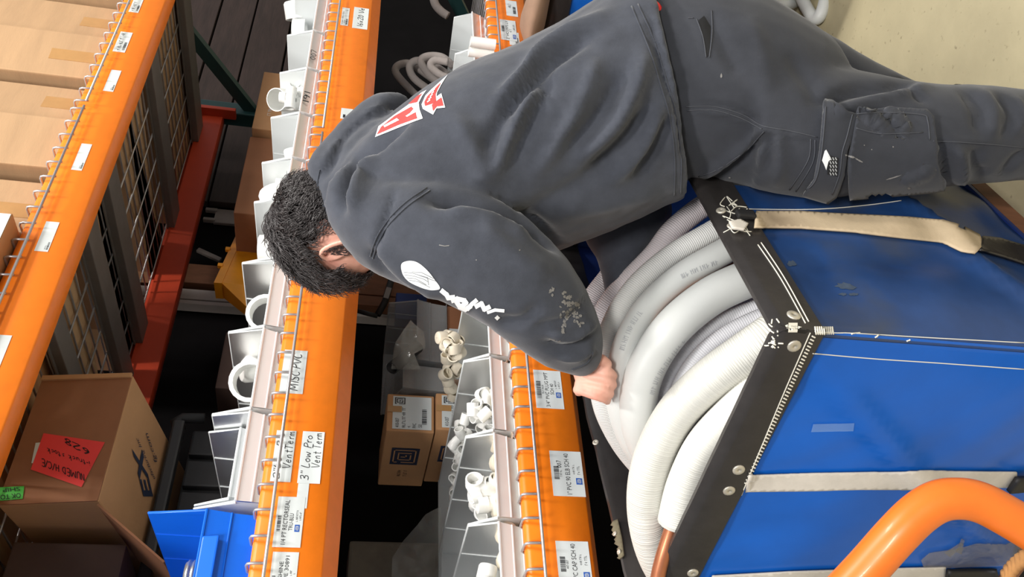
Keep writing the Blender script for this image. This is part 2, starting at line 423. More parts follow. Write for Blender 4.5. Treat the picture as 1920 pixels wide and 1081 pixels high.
# ---------------------------------------------------------------- materials
def Z(z): return z + H
m_orange = M('orange_powder_coat', (246, 128, 24), 0.38, var=0.05, vs=30, dirt=((190, 80, 20), 3, .62, .8))
m_rear = M('shaded_orange_rear_beam', (196, 66, 34), 0.5, var=0.08, vs=9)  # same orange as the front beams, with the rack's shade put into the colour
m_wire = M('galvanised_wire', (182, 180, 182), 0.33, metal=0.55, var=0.05)
m_chan = M('grey_galvanised_channel', (118, 112, 108), 0.5, metal=0.25, var=0.12, vs=14)
m_teal = M('dark_teal_upright', (30, 66, 66), 0.5, var=0.15)
m_paper = M('white_label_paper', (214, 220, 220), 0.6, var=0.03, vs=30)
m_ink = M('black_print', (34, 34, 38), 0.7)
m_pen = M('black_marker', (22, 26, 28), 0.6)
m_blueink = M('blue_label_square', (44, 92, 180), 0.6)
m_card = M('brown_cardboard', (190, 142, 98), 0.85, var=0.08, vs=5, bump=0.06, bs=90)
m_card2 = M('pale_cardboard', (176, 142, 106), 0.85, var=0.10, vs=4, bump=0.05, bs=70, stretch=(1, 1, 6))
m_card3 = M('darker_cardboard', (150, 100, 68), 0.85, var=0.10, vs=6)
m_tape = M('packing_tape', (176, 134, 84), 0.3, var=0.08, vs=20)
m_bin = frosted('translucent_bin_plastic', (240, 244, 244), 0.12)
m_binlip = frosted('frosted_bin_lip', (244, 247, 247), 0.06)
m_binfront = frosted('clearer_bin_front', (224, 224, 218), 0.34)
m_clear = M('clear_bin_plastic', (170, 172, 172), 0.25, alpha=0.42, var=0.05)
m_film = M('clear_plastic_film', (140, 136, 128), 0.12, alpha=0.27, var=0.2, vs=12, bump=0.5, bs=25)
m_pvc = M('white_pvc', (240, 240, 236), 0.32, var=0.03, vs=30)
m_pvc2 = M('cream_pvc', (222, 212, 192), 0.4, var=0.05, vs=30)
m_bluebin = M('blue_bin_plastic', (16, 104, 226), 0.3, var=0.05, vs=9)
m_tin = M('bright_tin', (205, 205, 200), 0.25, metal=0.8)
m_yellow = M('yellow_tote_plastic', (236, 152, 22), 0.45, var=0.08, vs=8, dirt=((150, 90, 20), 14, .64, .78))
m_black = M('black_rubber', (30, 29, 30), 0.6, var=0.3, vs=10)
m_wall = M('near_black_wall_panel', (14, 12, 13), 0.9, var=0.25, vs=6, spec=0.1)
m_plank = M('dark_stained_plank', (50, 37, 33), 0.8, var=0.3, vs=5, bump=0.15, bs=20, stretch=(1, 6, 6))
m_wood = M('brown_wood_board', (128, 84, 58), 0.75, var=0.25, vs=5, stretch=(6, 6, 1))
m_whitepost = M('whitewashed_post', (176, 166, 160), 0.7, var=0.1)
m_floor = M('worn_concrete', (178, 167, 134), 0.7, var=0.10, vs=3, bump=0.12, bs=30, dirt=((126, 115, 88), 48, .63, .78))
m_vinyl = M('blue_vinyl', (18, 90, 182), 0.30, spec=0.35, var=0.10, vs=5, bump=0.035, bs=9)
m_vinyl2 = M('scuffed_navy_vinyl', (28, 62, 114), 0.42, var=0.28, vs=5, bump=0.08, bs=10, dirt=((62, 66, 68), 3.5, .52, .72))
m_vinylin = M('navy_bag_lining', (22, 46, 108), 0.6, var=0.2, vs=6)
m_band = M('black_rim_vinyl', (46, 43, 42), 0.34, var=0.2, vs=14, bump=0.08, bs=40)
m_web = M('beige_webbing', (200, 193, 182), 0.85, var=0.10, vs=20, bump=0.05, bs=300)
m_web2 = M('soiled_beige_webbing', (200, 180, 150), 0.85, var=0.14, vs=14, bump=0.05, bs=300, dirt=((140, 120, 98), 7, .5, .72))
m_thread = M('white_thread', (226, 222, 208), 0.9)
m_rivet = M('dull_rivet', (196, 190, 176), 0.4, metal=0.5, var=0.1, vs=60)
m_hose = ribbed('white_foam_sleeve', (212, 211, 203), 0.006, 0.28, rnd=6.0)
m_hose2 = ribbed('white_ribbed_hose', (214, 214, 211), 0.0055, 0.3, rnd=0.3)
m_hose3 = M('smooth_white_tube', (208, 210, 207), 0.45, var=0.03, vs=12, dirt=((150, 120, 92), 4, .68, .82))
m_hose4 = ribbed('grey_ribbed_hose', (214, 214, 218), 0.006, 0.28, rnd=0.3)
m_hose5 = ribbed('soiled_ribbed_hose', (210, 202, 204), 0.006, 0.35, rnd=0.4)
m_foam = M('grey_foam_tube', (150, 142, 138), 0.9, var=0.1, vs=20, bump=0.2, bs=80)
m_copper = M('dull_copper', (176, 112, 80), 0.35, metal=0.65, var=0.12, vs=20)
m_handle = M('orange_enamel_tube', (224, 112, 34), 0.36, var=0.10, vs=14, coat=0.1)
m_hood = M('black_fleece', (63, 66, 74), 0.95, var=0.16, vs=26, bump=0.07, bs=480, spec=0.15, sheen=0.25)
m_trous = M('black_work_twill', (54, 56, 62), 0.9, var=0.16, vs=12, bump=0.05, bs=480, spec=0.2, sheen=0.15)
m_skin = M('skin', (228, 172, 152), 0.5, var=0.05, vs=30, dirt=((214, 140, 124), 18, .5, .75))
m_scalp = M('dark_scalp_hair', (44, 40, 40), 0.9, var=0.2, vs=80, spec=0.1)
m_hair = M('dark_hair', (62, 57, 57), 0.36, var=0.3, vs=60)
m_red = M('red_print', (214, 66, 62), 0.8, var=0.06, vs=60)
m_whiteprint = M('white_print', (236, 238, 238), 0.75)
m_smear = M('grey_mud_smear', (126, 124, 122), 0.95, var=0.3, vs=60)
m_redplastic = M('red_plastic', (214, 24, 30), 0.35)
m_redcard = M('red_paper_note', (244, 70, 66), 0.7, var=0.04)
m_greencard = M('green_sticker', (72, 186, 62), 0.6)
m_navyink = M('navy_print', (34, 42, 66), 0.7)
m_plate = M('grey_steel_plate', (142, 132, 126), 0.5, metal=0.2, var=0.1)
m_stone = M('grey_concrete_block', (112, 104, 92), 0.9, var=0.2, vs=10, bump=0.2, bs=30)
m_tan = M('tan_canvas', (140, 112, 92), 0.9, var=0.12, vs=10)
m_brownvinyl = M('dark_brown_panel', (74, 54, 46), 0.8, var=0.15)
m_rope = M('brown_rope', (168, 120, 70), 0.9, var=0.2, vs=50)

# ---------------------------------------------------------------- the setting
mb = MB(); mb.box((1.2, 1.2, -0.05), (14, 14, 0.1)); struct(mb.build('floor', m_floor))
mb = MB(); mb.box((1.9, 2.86, 1.5), (7.0, 0.1, 3.0)); wall = struct(mb.build('wall_back', m_wall))
zs = [Z(.26), Z(.455), Z(.655), Z(.84), Z(1.03), Z(1.23)]
for k in range(5):                                                 # dark boards nailed across the wall behind the right bay
    mb = MB(); mb.box((3.95, 2.79 - 0.004 * (k % 2), (zs[k] + zs[k + 1]) / 2), (2.3, 0.035, zs[k + 1] - zs[k] - 0.010), bev=0.003)
    mb.build('plank', m_plank, wall)
for k, (px, wd, mt) in enumerate([((385, 512), .10, m_wood), ((385, 551), .05, m_whitepost), ((385, 566), .018, m_whitepost)]):
    p = onY(px[0], px[1], 2.74); mb = MB(); mb.box((p.x, 2.77, 1.5), (wd, 0.05, 2.98), bev=0.003); mb.build('stud', mt, wall)
p0, p1 = onY(700, 490, 2.6), onY(700, 560, 2.6)
mb = MB(); mb.box(((p0.x + p1.x) / 2, 2.60, Z(-.16)), (abs(p1.x - p0.x), .05, .5), bev=.003); mb.build('stud', m_wood, wall)
p0, p1 = onY(700, 562, 2.6), onY(700, 580, 2.6)
mb = MB(); mb.box(((p0.x + p1.x) / 2, 2.60, Z(-.16)), (abs(p1.x - p0.x), .05, .5), bev=.003); mb.build('stud', m_wood, wall)

# ---------------------------------------------------------------- pallet rack
YF = 1.51; X0, X1 = 0.36, 3.06
rack = thing('pallet_rack', 'orange beam pallet rack with dark teal end frame carrying three stocked levels', 'rack', (1.7, 2.0, 0))
BEAM = [(.613, .728, .008), (.012, .140, .026), (-.495, -.363, .02)]
def beam(z0, z1, lip, ya, d, mat, mirror=1):
    prof = [(0, z0 + .004), (.004, z0), (.045, z0 - lip), (.05, z0 - lip + .003), (.05, z1 - .022), (.028, z1 - .022), (.026, z1 - .003), (.023, z1), (.010, z1), (.004, z1 - .003), (0, z1 - .010)]
    mb = MB(); n = len(prof)
    for X in (X0, X1): mb.v += [Vector((X, ya + mirror * y, Z(z))) for y, z in prof]
    f = [[i, (i + 1) % n, n + (i + 1) % n, n + i] for i in range(n)] + [list(range(n - 1, -1, -1)), list(range(n, 2 * n))]
    mb.f += f; mb.uv += [[(0, 0)] * len(q) for q in f]
    return mb.build('beam', mat, rack, True, angle=55, fix=True)
for z0, z1, lip in BEAM:
    beam(z0, z1, lip, YF, .05, m_orange)
    beam(z0, z1, 0.0, 2.545, .05, m_rear, -1)
for X in (X0 - .045, X1 + .045):                                   # end frames: two posts, horizontals and diagonals
    for y in (1.555, 2.52):
        mb = MB(); mb.box((X, y, 1.6), (.075, .07, 3.2), bev=.006); mb.build('post', m_teal, rack)
        for z0, z1, lip in BEAM:
            if y > 2: 
                mb = MB(); mb.box((X + (.048 if X < 1 else -.048), y - .04, Z((z0 + z1) / 2 - .01)), (.02, .05, .2), bev=.003); mb.build('beam_connector', m_rear, rack)
    for a, b in (((1.56, 1.10), (2.52, .48)), ((2.52, .48), (1.56, -.15)), ((1.56, -.15), (2.52, -.75)), ((1.56, 1.13), (2.52, 1.13))):
        v0, v1 = Vector((X, a[0], Z(a[1]))), Vector((X, b[0], Z(b[1])))
        mt = Matrix.Rotation(math.atan2((v1 - v0).z, (v1 - v0).y), 3, 'X')
        mb = MB(); mb.box((v0 + v1) / 2, (.03, (v1 - v0).length, .05), mt); mb.build('brace', m_teal, rack)

# welded wire decks, two per level: cross wires drop over the front of the beam onto one long rod
def deck(xa, xb, lev, label):
    z1 = BEAM[lev][1]; zt = Z(z1 - .010)
    t = thing('wire_deck', label, 'wire deck', ((xa + xb) / 2, 2.0, zt), 'wire decks lying on the beams')
    n = int(round((xb - xa) / .0508)); xs = [xa + .006 + (xb - xa - .012) * i / n for i in range(n + 1)]
    proto = MB()
    proto.tube([(0, 2.5, zt), (0, 1.552, zt), (0, 1.535, Z(z1 + .0035)), (0, 1.507, Z(z1 + .0045)), (0, 1.500, Z(z1 + .002)), (0, 1.4975, Z(z1 - .004)), (0, 1.4955, Z(z1 - .031))], .0028, 6)
    me = proto.mesh('cross_wire', m_wire, True)
    for x in xs:
        o = link('cross_wire', me, t); o.location = (x, 0, 0); o.matrix_parent_inverse = wmat(t).inverted()
    mb = MB(); mb.tube([(xa, 1.4915, Z(z1 - .028)), (xb, 1.4915, Z(z1 - .028))], .0033, 8); mb.build('front_rod', m_wire, t, True)
    mb = MB()
    for k in range(9): mb.tube([(xa, 1.60 + k * .11, zt - .0055), (xb, 1.60 + k * .11, zt - .0055)], .0027, 6)
    o = mb.build('long_wires', m_wire, t, True)
    return t
decks = []
for lev, nm in enumerate(('top', 'middle', 'bottom')):
    decks.append((deck(.37, 1.805, lev, 'left galvanised wire deck hooked over the %s orange beam' % nm), deck(1.825, 3.05, lev, 'right galvanised wire deck hooked over the %s orange beam' % nm)))
for lev in range(3):                                              # U channels carry the decks from beam to beam
    zc = Z(BEAM[lev][1] - .0165)
    for x, wd in ((.5, .08), (1.33, .07), (1.645, .085), (1.855, .09), (2.41, .10), (2.92, .11)):
        t = decks[lev][0 if x < 1.81 else 1]; mb = MB()
        mb.box((x, 2.03, zc - .014), (wd, .93, .026), bev=.003)
        for s in (-1, 1): mb.box((x + s * (wd / 2 + .004), 2.03, zc - .003), (.012, .93, .004))
        mb.build('deck_channel', m_chan, t)

# shelf labels: card + print, each at its place on a beam
def label_card(Pa, Pb, items, y=YF - .0006, name='shelf_label', parent=rack, thick=.0007, mat=m_paper, lab=None):
    a, b = onY(Pa[0], Pa[1], y), onY(Pb[0], Pb[1], y)
    x0, x1 = sorted((a.x, b.x)); z0, z1 = sorted((a.z, b.z)); w_, h_ = x1 - x0, z1 - z0
    mb = MB(); mb.box(((x0 + x1) / 2, y - thick / 2, (z0 + z1) / 2), (w_, thick, h_)); card = mb.build(name, mat, parent)
    if lab: card['label'] = lab
    mm = front_plane(x0, y - thick, z0); ink = MB(); blu = MB(); wh = MB()
    for it in items:
        k, r = it[0], it[-1]; bx = (r[0] * w_, r[1] * h_, r[2] * w_, r[3] * h_)
        if k == 'T': flat(ink, fit(typed(it[1]), *bx), mm, .0004)
        elif k == 'H': flat(ink, fit(pen(it[1], it[2]), *bx), mm, .0004)
        elif k == 'G': flat(ink, greek(*bx, seed=int(r[1] * 97) + 5), mm, .0004)
        elif k == 'B': flat(ink, bars(*bx, seed=int(r[0] * 100) + 3), mm, .0004)
        elif k == 'S': flat(blu, rect2(*bx), mm, .0004); flat(wh, spiral(bx[0] + .2 * (bx[2] - bx[0]), bx[1] + .2 * (bx[3] - bx[1]), bx[2] - .2 * (bx[2] - bx[0]), bx[3] - .2 * (bx[3] - bx[1])), mm, .0007)
        elif k == 'K': flat(ink, rect2(*bx), mm, .0004)
    if ink.v: ink.build('label_print', m_ink, card)
    if blu.v: blu.build('blue_square', m_blueink, card)
    if wh.v: wh.build('square_emblem', m_paper, card)
    return card
sticker = [('B', (.06, .08, .3, .22)), ('G', (.06, .26, .2, .36))]
label_card((249, 62), (211, 96), [('G', (.08, .5, .7, .8)), ('B', (.1, .1, .5, .32)), ('G', (.8, .55, .93, .85))])
label_card((270, -2), (241, 22), [('B', (.1, .1, .5, .3)), ('G', (.08, .5, .7, .8))])
label_card((228, 133), (193, 170), sticker)
label_card((173, 271), (133, 318), sticker)
label_card((112, 417), (64, 470), sticker)
label_card((23, 629), (-45, 710), [])
label_card((577, 658), (523, 736), [('H', 'MISC PVC', .1, (.06, .22, .92, .62))], lab='white card with handwriting under the middle deck rod')
label_card((556, 808), (506, 902), [('H', '2"LoW Pro', .09, (.05, .56, .96, .92)), ('H', 'VentTerm', .09, (.26, .08, .98, .5))])
label_card((609, 810), (557, 905), [('H', '3" Low Pro', .09, (.06, .52, .92, .92)), ('H', 'Vent Term', .09, (.3, .08, .97, .5))], y=YF - .0016)
label_card((580, 905), (554, 952), [])
label_card((573, 932), (510, 1025), [('B', (.3, .80, .62, .93)), ('T', '1/4 PT RECTORSEAL', (.05, .56, .93, .72)), ('T', 'TRU-BLU', (.32, .36, .66, .50)), ('S', (.3, .1, .44, .28)), ('G', (.5, .2, .72, .27)), ('G', (.53, .08, .7, .15))], y=YF - .0012)
label_card((561, 1035), (500, 1128), [('T', '-SHINE', (.42, .55, .80, .70)), ('T', 'UE 30891', (.42, .34, .92, .49)), ('B', (.30, .80, .52, .93)), ('G', (.52, .2, .62, .27)), ('G', (.55, .08, .58, .15))])
label_card((656, 16), (638, 47), [('G', (.06, .7, .8, .86)), ('B', (.06, .1, .4, .35)), ('G', (.84, .2, .95, .6)), ('G', (.1, .45, .3, .6))])
label_card((692, 17), (660, 52), [('H', '16x20 Ve', .11, (.1, .3, .97, .72))])
label_card((662, 205), (638, 222), [('K', (.1, .6, .4, .8))])
label_card((600, 522), (580, 545), [('G', (.1, .3, .6, .6))])
label_card((1050, 696), (1006, 764), [('B', (.25, .78, .72, .94)), ('G', (.38, .68, .60, .75)), ('T', '3/4" PVC PLUG MPT', (.04, .50, .94, .64)), ('T', 'SCH 40', (.36, .32, .64, .45)), ('S', (.28, .07, .42, .25)), ('G', (.52, .2, .74, .27)), ('G', (.53, .08, .7, .15))])
label_card((1088, 847), (1038, 929), [('B', (.36, .76, .66, .92)), ('G', (.42, .67, .58, .74)), ('H', '007', .14, (.62, .66, .78, .82)), ('T', '1" PVC 90 ELB SCH 40', (.04, .42, .94, .57)), ('S', (.26, .06, .40, .25)), ('G', (.48, .26, .7, .33)), ('G', (.48, .10, .66, .18))])
label_card((1102, 1015), (1050, 1105), [('B', (.36, .76, .68, .92)), ('T', '447-007', (.42, .67, .60, .74)), ('T', '1" PVC CAP SCH 40', (.06, .42, .94, .57)), ('S', (.22, .06, .36, .25)), ('G', (.5, .26, .72, .33)), ('G', (.5, .10, .7, .18))])
label_card((966, 40), (940, 74), [('T', '2" HCOFPS LV', (.05, .5, .95, .68)), ('G', (.4, .3, .55, .45)), ('S', (.1, .06, .3, .25)), ('B', (.4, .75, .7, .92)), ('G', (.5, .08, .8, .2))], y=YF - .0018)
label_card((972, 62), (956, 84), [('B', (.1, .1, .6, .4))])
label_card((968, 3), (950, 29), [('G', (.5, .55, .8, .8)), ('B', (.15, .15, .6, .4))])
# ---------------------------------------------------------------- stacking bins and fittings
def make_bin(name, x0, x1, yf, yb, z, h, hb, mat, lipmat, label, group, fl=(.024, .050), parts=True):
    t = .0024; mb = MB(); mid = (x0 + x1) / 2
    def slab(p, n_): # quad p with thickness along n_
        n_ = Vector(n_); mb.hexa([Vector(q) for q in p] + [Vector(q) + n_ for q in p])
    tp = .008                                                    # walls lean out a little towards the top
    A = lambda s, y, zz, k: Vector(((x0 + tp * (1 - k)) if s < 0 else (x1 - tp * (1 - k)), y, zz))
    mb.box((mid, (yf + yb) / 2, z + t / 2), (x1 - x0 - 2 * tp, yb - yf - .006, t))
    for s in (-1, 1):
        n_ = Vector((-s * t, 0, 0))
        P = [A(s, yf + .012, z, 0), A(s, yb - .004, z, 0), A(s, yb, z + hb, 1), A(s, yf + .028, z + h, 1)]
        mb.hexa(P + [q + n_ for q in P])
        P = [A(s, yf + .012, z, 0), A(s, yf + .028, z + h, 1), A(s, yf, z + fl[1], .5), A(s, yf + .008, z + fl[0], .2)]
        mb.hexa(P + [q + n_ for q in P])
        mb.tube([A(s, yf + .004, z + fl[1], .6), A(s, yf + .028, z + h, 1), A(s, yb, z + hb, 1)], .0026, 6)
        for q in (.25, .5, .75):                                # stiffening ribs
            yy = yf + (yb - yf) * q; hh = h + (hb - h) * q
            P0, P1 = A(s, yy, z, 0), A(s, yy, z + hh, 1); mb.tube([P0 + n_, P1 + n_], .0018, 4)
    P = [A(-1, yb, z, 0), A(1, yb, z, 0), A(1, yb, z + hb, 1), A(-1, yb, z + hb, 1)]
    mb.hexa(P + [q + Vector((0, -t, 0)) for q in P]); mb.tube([P[2], P[3]], .0026, 6)
    P = [A(-1, yf + .012, z, 0), A(1, yf + .012, z, 0), A(1, yf + .006, z + fl[0], .2), A(-1, yf + .006, z + fl[0], .2)]
    fw_ = MB(); fw_.hexa(P + [q + Vector((0, t, 0)) for q in P])
    o = mb.build(name, mat, fix=False); tag(o, label, 'bin', group)
    fw_.build('front_wall', mat if mat in (m_bluebin, m_clear) else m_binfront, o)
    mb = MB()                                                     # label strip along the open front
    P = [A(-1, yf + .005, z + fl[0] - .002, .2), A(1, yf + .005, z + fl[0] - .002, .2), A(1, yf - .003, z + fl[1], .5), A(-1, yf - .003, z + fl[1], .5)]
    mb.hexa(P + [q + Vector((0, .004, .0)) for q in P]); mb.tube([P[2], P[3]], .0028, 6); mb.tube([P[0], P[1]], .002, 6)
    mb.build('label_strip', lipmat, o)
    return o
def handmark(parent, txt, x0, x1, y, z0, z1, w_=.11):
    mb = MB(); flat(mb, fit(pen(txt, w_), 0, 0, x1 - x0, z1 - z0), front_plane(x0, y, z0), 0); return mb.build('pen_mark', m_pen, parent)

def ftube(mb, path, ro, ri, n=16):           # hollow tube: outer skin, bore and rims
    a = MB(); a.tube(path, ro, n, caps=False); b = MB(); b.tube(path, ri, n, caps=False); m = len(path)
    k = len(a.v); mb_v = a.v + b.v; f = [list(q) for q in a.f] + [[i + k for i in q[::-1]] for q in b.f]
    for i in range(n):
        j = (i + 1) % n; f.append([i, k + i, k + j, j]); e = (m - 1) * n
        f.append([e + i, e + j, k + e + j, k + e + i])
    mb.add(mb_v, f)
def arc(r, a0, a1, n=7): return [Vector((r * math.cos(a), r * math.sin(a), 0)) for a in np.linspace(a0, a1, n)]
FIT = {}
def fitting(kind, r, mat):
    key = (kind, r, mat.name)
    if key in FIT: return FIT[key]
    mb = MB(); ri = r * .82
    if kind == 'coupling': ftube(mb, [(0, 0, -r * 1.1), (0, 0, -r * .9), (0, 0, -.08 * r), (0, 0, .08 * r), (0, 0, r * .9), (0, 0, r * 1.1)], [r * .97, r, r, r, r, r * .97], [ri, ri, ri * .94, ri * .94, ri, ri])
    elif kind == 'elbow':
        c = Vector((-1.25 * r, -1.25 * r, 0)); P = [Vector((0, -1.25 * r - 1.2 * r, 0)), Vector((0, -1.3 * r, 0))] + [c + Vector((1.25 * r * math.cos(a), 1.25 * r * math.sin(a), 0)) for a in np.linspace(0, math.pi / 2, 6)] + [Vector((-1.3 * r, 0, 0)), Vector((-2.45 * r, 0, 0))]
        m = len(P); ro = [r, r] + [r * .88] * (m - 4) + [r, r]; ftube(mb, [p + Vector((r * .8, r * .8, 0)) for p in P], ro, [ri] * m)
    elif kind == 'tee':
        ftube(mb, [(-2 * r, 0, 0), (-r * .8, 0, 0), (-r * .78, 0, 0), (r * .78, 0, 0), (r * .8, 0, 0), (2 * r, 0, 0)], [r, r, r * .9, r * .9, r, r], [ri * .95] * 6)
        ftube(mb, [(0, r * .3, 0), (0, r * .85, 0), (0, r * .87, 0), (0, 2 * r, 0)], [r * .9, r * .9, r, r], [ri * .95] * 4)
    elif kind == 'cap': mb.lathe([(ri, -r * .8), (r, -r * .8), (r, r * .45), (r * .9, r * .62), (r * .5, r * .72), (.001, r * .75), ], 18); mb.lathe([(ri, -r * .8), (ri, r * .3), (.001, r * .3)], 18)
    elif kind == 'pipe': ftube(mb, [(0, 0, -r * 2.4), (0, 0, 0), (0, 0, r * 2.4)], [r] * 3, [r * .93] * 3, 24)
    elif kind == 'ring': ftube(mb, [(0, 0, -r * .45), (0, 0, r * .45)], [r] * 2, [r * .8] * 2, 20)
    FIT[key] = mb.mesh(kind, mat, True); FIT[key].set_sharp_from_angle(angle=math.radians(40))
    return FIT[key]
NAMES = {'coupling': 'coupling_fitting', 'elbow': 'elbow_fitting', 'tee': 'tee_fitting', 'cap': 'domed_fitting', 'pipe': 'pipe_length', 'ring': 'wide_pipe'}
def put(kind, r, loc, rot, label, group, mat=None, cat='pipe fitting'):
    o = link(NAMES[kind], fitting(kind, r, mat or m_pvc)); o.location = loc; o.rotation_euler = rot
    return tag(o, label, cat, group)

# bottom shelf row (rel. heights -> floor of the bins at the wire deck)
zb3 = Z(BEAM[2][1] - .0055); zb2 = Z(BEAM[1][1] - .0055)
g3 = 'frosted bins on the bottom shelf'; g2 = 'frosted bins on the middle shelf'
bins3 = {}
for k, x0, x1, lb in (('d', .548, .748, 'frosted bin of white caps nearest the left edge, bottom shelf'), ('c', .751, .949, 'frosted bin full of large white elbows, above the 90 ELB label'), ('b', .952, 1.148, 'frosted bin of small white couplings above the PLUG label'),
                      ('a', 1.151, 1.30, 'frosted bin with cream caps heaped at its back, beside the sleeve lettering'), ('e', 2.135, 2.365, 'nearer frosted bin behind the person at top of bottom shelf'), ('f', 2.368, 2.58, 'frosted bin at the far right end of the bottom shelf')):
    bins3[k] = make_bin('stacking_bin', x0, x1, 1.545, 2.16, zb3, .105, .088, m_bin, m_binlip, lb, g3)
make_bin('stacking_bin', 1.93, 2.132, 1.545, 2.16, zb3, .105, .088, m_bin, m_binlip, 'frosted bin half hidden behind the back of the hoodie', g3)
rnd = random.Random(3)
def heap(kind, r, pts, X, label, group, mat=m_pvc, zmin=None, xj=.03, ords=None):
    for i, (px, py) in enumerate(pts):
        p = onX(px, py, X + rnd.uniform(-xj, xj)); p.y = min(max(p.y, 1.572 + 1.3 * r), 2.11); p.z = max(p.z, (zmin or zb3) + r * 1.1)
        if ords: label = 'large white elbow, %s from the right in the bin above the 90 ELB label' % ords[i]
        put(kind if i % 4 else ('coupling' if kind == 'elbow' else kind), r, p, (rnd.uniform(0, 6.3), rnd.uniform(0, 6.3), rnd.uniform(0, 6.3)), label, group, mat)
heap('cap', .0155, [(850, 588), (832, 610), (846, 606), (840, 630), (852, 628), (858, 640), (845, 655), (838, 672), (852, 668), (842, 690), (848, 700), (834, 702), (840, 715), (846, 728), (856, 690), (850, 742), (860, 662), (862, 612), (866, 600)], 1.22, 'cream cap heaped at the back of the bin beside the sleeve lettering', 'cream caps heaped in the bin', m_pvc2)
heap('elbow', .0115, [(872, 785), (862, 800), (868, 812), (858, 826), (868, 838), (856, 850), (865, 858), (859, 872), (866, 884), (853, 896), (861, 905), (856, 918), (850, 930), (857, 940), (849, 952), (854, 966), (848, 978), (850, 992), (846, 1004)], 1.05, 'small white fitting in the row heaped along the back of the coupling bin', 'small fittings heaped at the back of the coupling bin')
heap('coupling', .0135, [(913, 700), (918, 712), (906, 730), (915, 740), (893, 745), (903, 752), (888, 765), (899, 770), (912, 764), (896, 782), (908, 790), (919, 780), (920, 800), (903, 800), (920, 740), (914, 812)], 1.05, 'white coupling heaped at the front of the bin above the PLUG label', 'couplings at the front of the coupling bin')
heap('elbow', .0185, [(925, 855), (915, 876), (926, 880), (920, 902), (906, 915), (923, 922), (910, 940), (927, 950), (908, 962), (926, 972)], .85, 'large white elbow in the bin above the 90 ELB label', 'large elbows in the elbow bin', ords=('first', 'second', 'third', 'fourth', 'fifth', 'sixth', 'seventh', 'eighth', 'ninth', 'tenth'))
heap('cap', .019, [(918, 1060), (922, 1072), (912, 1078), (926, 1090), (905, 1095)], .66, 'white cap in the bin nearest the left edge', 'caps in the cap bin')
for x0, n_, kk, r, mat, lb, gp in ((.56, 4, 'cap', .022, m_pvc2, 'cream cap seen through the front of the cap bin', 'caps behind the cap bin front'), (.775, 4, 'coupling', .024, m_pvc2, 'cream coupling seen through the front of the elbow bin', 'couplings behind the elbow bin front'), (.972, 5, 'coupling', .017, m_pvc2, 'cream coupling seen through the front of the coupling bin', 'couplings low in the coupling bin')):
    for i in range(n_): put(kk, r, (x0 + .02 + i * .16 / (n_ - 1), 1.585, zb3 + r + .004), (1.5708, 0, rnd.uniform(-.4, .4)), lb, gp, mat)
# white blanks standing in the two far right bins
for px, py in ((880, 55), (884, 75)):
    p = onX(px, py, 2.25); put('pipe', .016, (2.25, p.y + .04, zb3 + .042), (0, 0, 0), '%s white pipe standing in the nearer bin behind the person' % ('right' if py < 60 else 'left'), 'pipes in the nearer far bin', cat='pipe')
put('pipe', .016, (2.05, 1.69, zb3 + .042), (0, 0, 0), 'white pipe standing in the bin half hidden by the hoodie', None, cat='pipe')

# middle shelf row
row2 = [(.766, .972, 'frosted bin beside the blue bin on the middle shelf'), (.975, 1.185, 'frosted bin of two big white pipe ends, over the PVC card'), (1.188, 1.392, 'frosted bin with one wide pipe edge showing, left of the curly head'),
        (1.395, 1.600, 'frosted bin hidden behind the curly hair'), (1.603, 1.75, 'narrow frosted bin with a pipe end just right of the curly hair'), (1.753, 1.94, 'frosted bin behind the hood on the middle shelf'),
        (1.943, 2.15, 'frosted bin with the wide oval pipe mouth, 191 penned on its lip'), (2.153, 2.345, 'frosted bin with 007 penned on its lip, behind the oval pipe'), (2.348, 2.56, 'frosted bin with a tall round tub, far right of middle shelf'), (2.563, 2.77, 'last frosted bin at the right end of the middle shelf')]
B2 = [make_bin('stacking_bin', a, b, 1.545, 2.16, zb2, .126, .108, m_bin, m_binlip, lb, g2) for a, b, lb in row2]
handmark(B2[7], '007', 2.19, 2.24, 1.5395, zb2 + .028, zb2 + .047); handmark(B2[6], '191', 1.985, 2.035, 1.5395, zb2 + .028, zb2 + .047)
bigp = 'big white pipe ends on the middle shelf'
def pipe_at(px, py, Y, r, d, lab, kind='pipe', mat=m_pvc):
    p = onY(px, py, Y); o = put(kind, r, p, (0, 0, 0), lab, bigp, mat, 'pipe')
    o.rotation_euler = Vector(d).normalized().to_track_quat('Z', 'Y').to_euler(); return o
pipe_at(472, 716, 1.66, .047, (-.5, -1, .1), 'big white pipe end facing out of the bin over the PVC card', 'ring')
pipe_at(475, 680, 1.70, .045, (-.3, -.2, 1), 'speckled white pipe end behind the one facing out of the bin', 'cap')
pipe_at(500, 590, 1.66, .046, (-.4, -1, .1), 'wide white pipe edge in the bin left of the curly head', 'ring')
pipe_at(500, 468, 1.66, .038, (0, .1, 1), 'open white pipe standing upright left of the hair', 'ring')
pipe_at(518, 372, 1.64, .042, (.2, -1, .3), 'white domed cap poking out beside the hair', 'cap')
pipe_at(549, 350, 1.62, .019, (-.1, -.1, 1), 'thin white pipe end above the domed cap', 'pipe')
pipe_at(548, 187, 1.66, .034, (-.75, -.5, .5), 'wide oval pipe mouth leaning out of the bin marked 191', 'pipe')
pipe_at(545, 184, 1.60, .016, (-.6, -1, .1), 'small white tee ring in the bin marked 191', 'tee')
pipe_at(556, 178, 1.61, .015, (.3, -1, .6), 'small white elbow behind the tee in the bin marked 191', 'elbow')
pipe_at(560, 160, 1.62, .016, (.8, -.4, .6), 'white elbow in the bin marked 007', 'elbow')
pipe_at(548, 288, 1.62, .022, (.5, -1, .3), 'white cap in the bin behind the hood', 'cap')
pipe_at(562, 62, 1.66, .046, (0, .1, 1), 'round frosted tub standing in the far right bin', 'ring', m_bin)
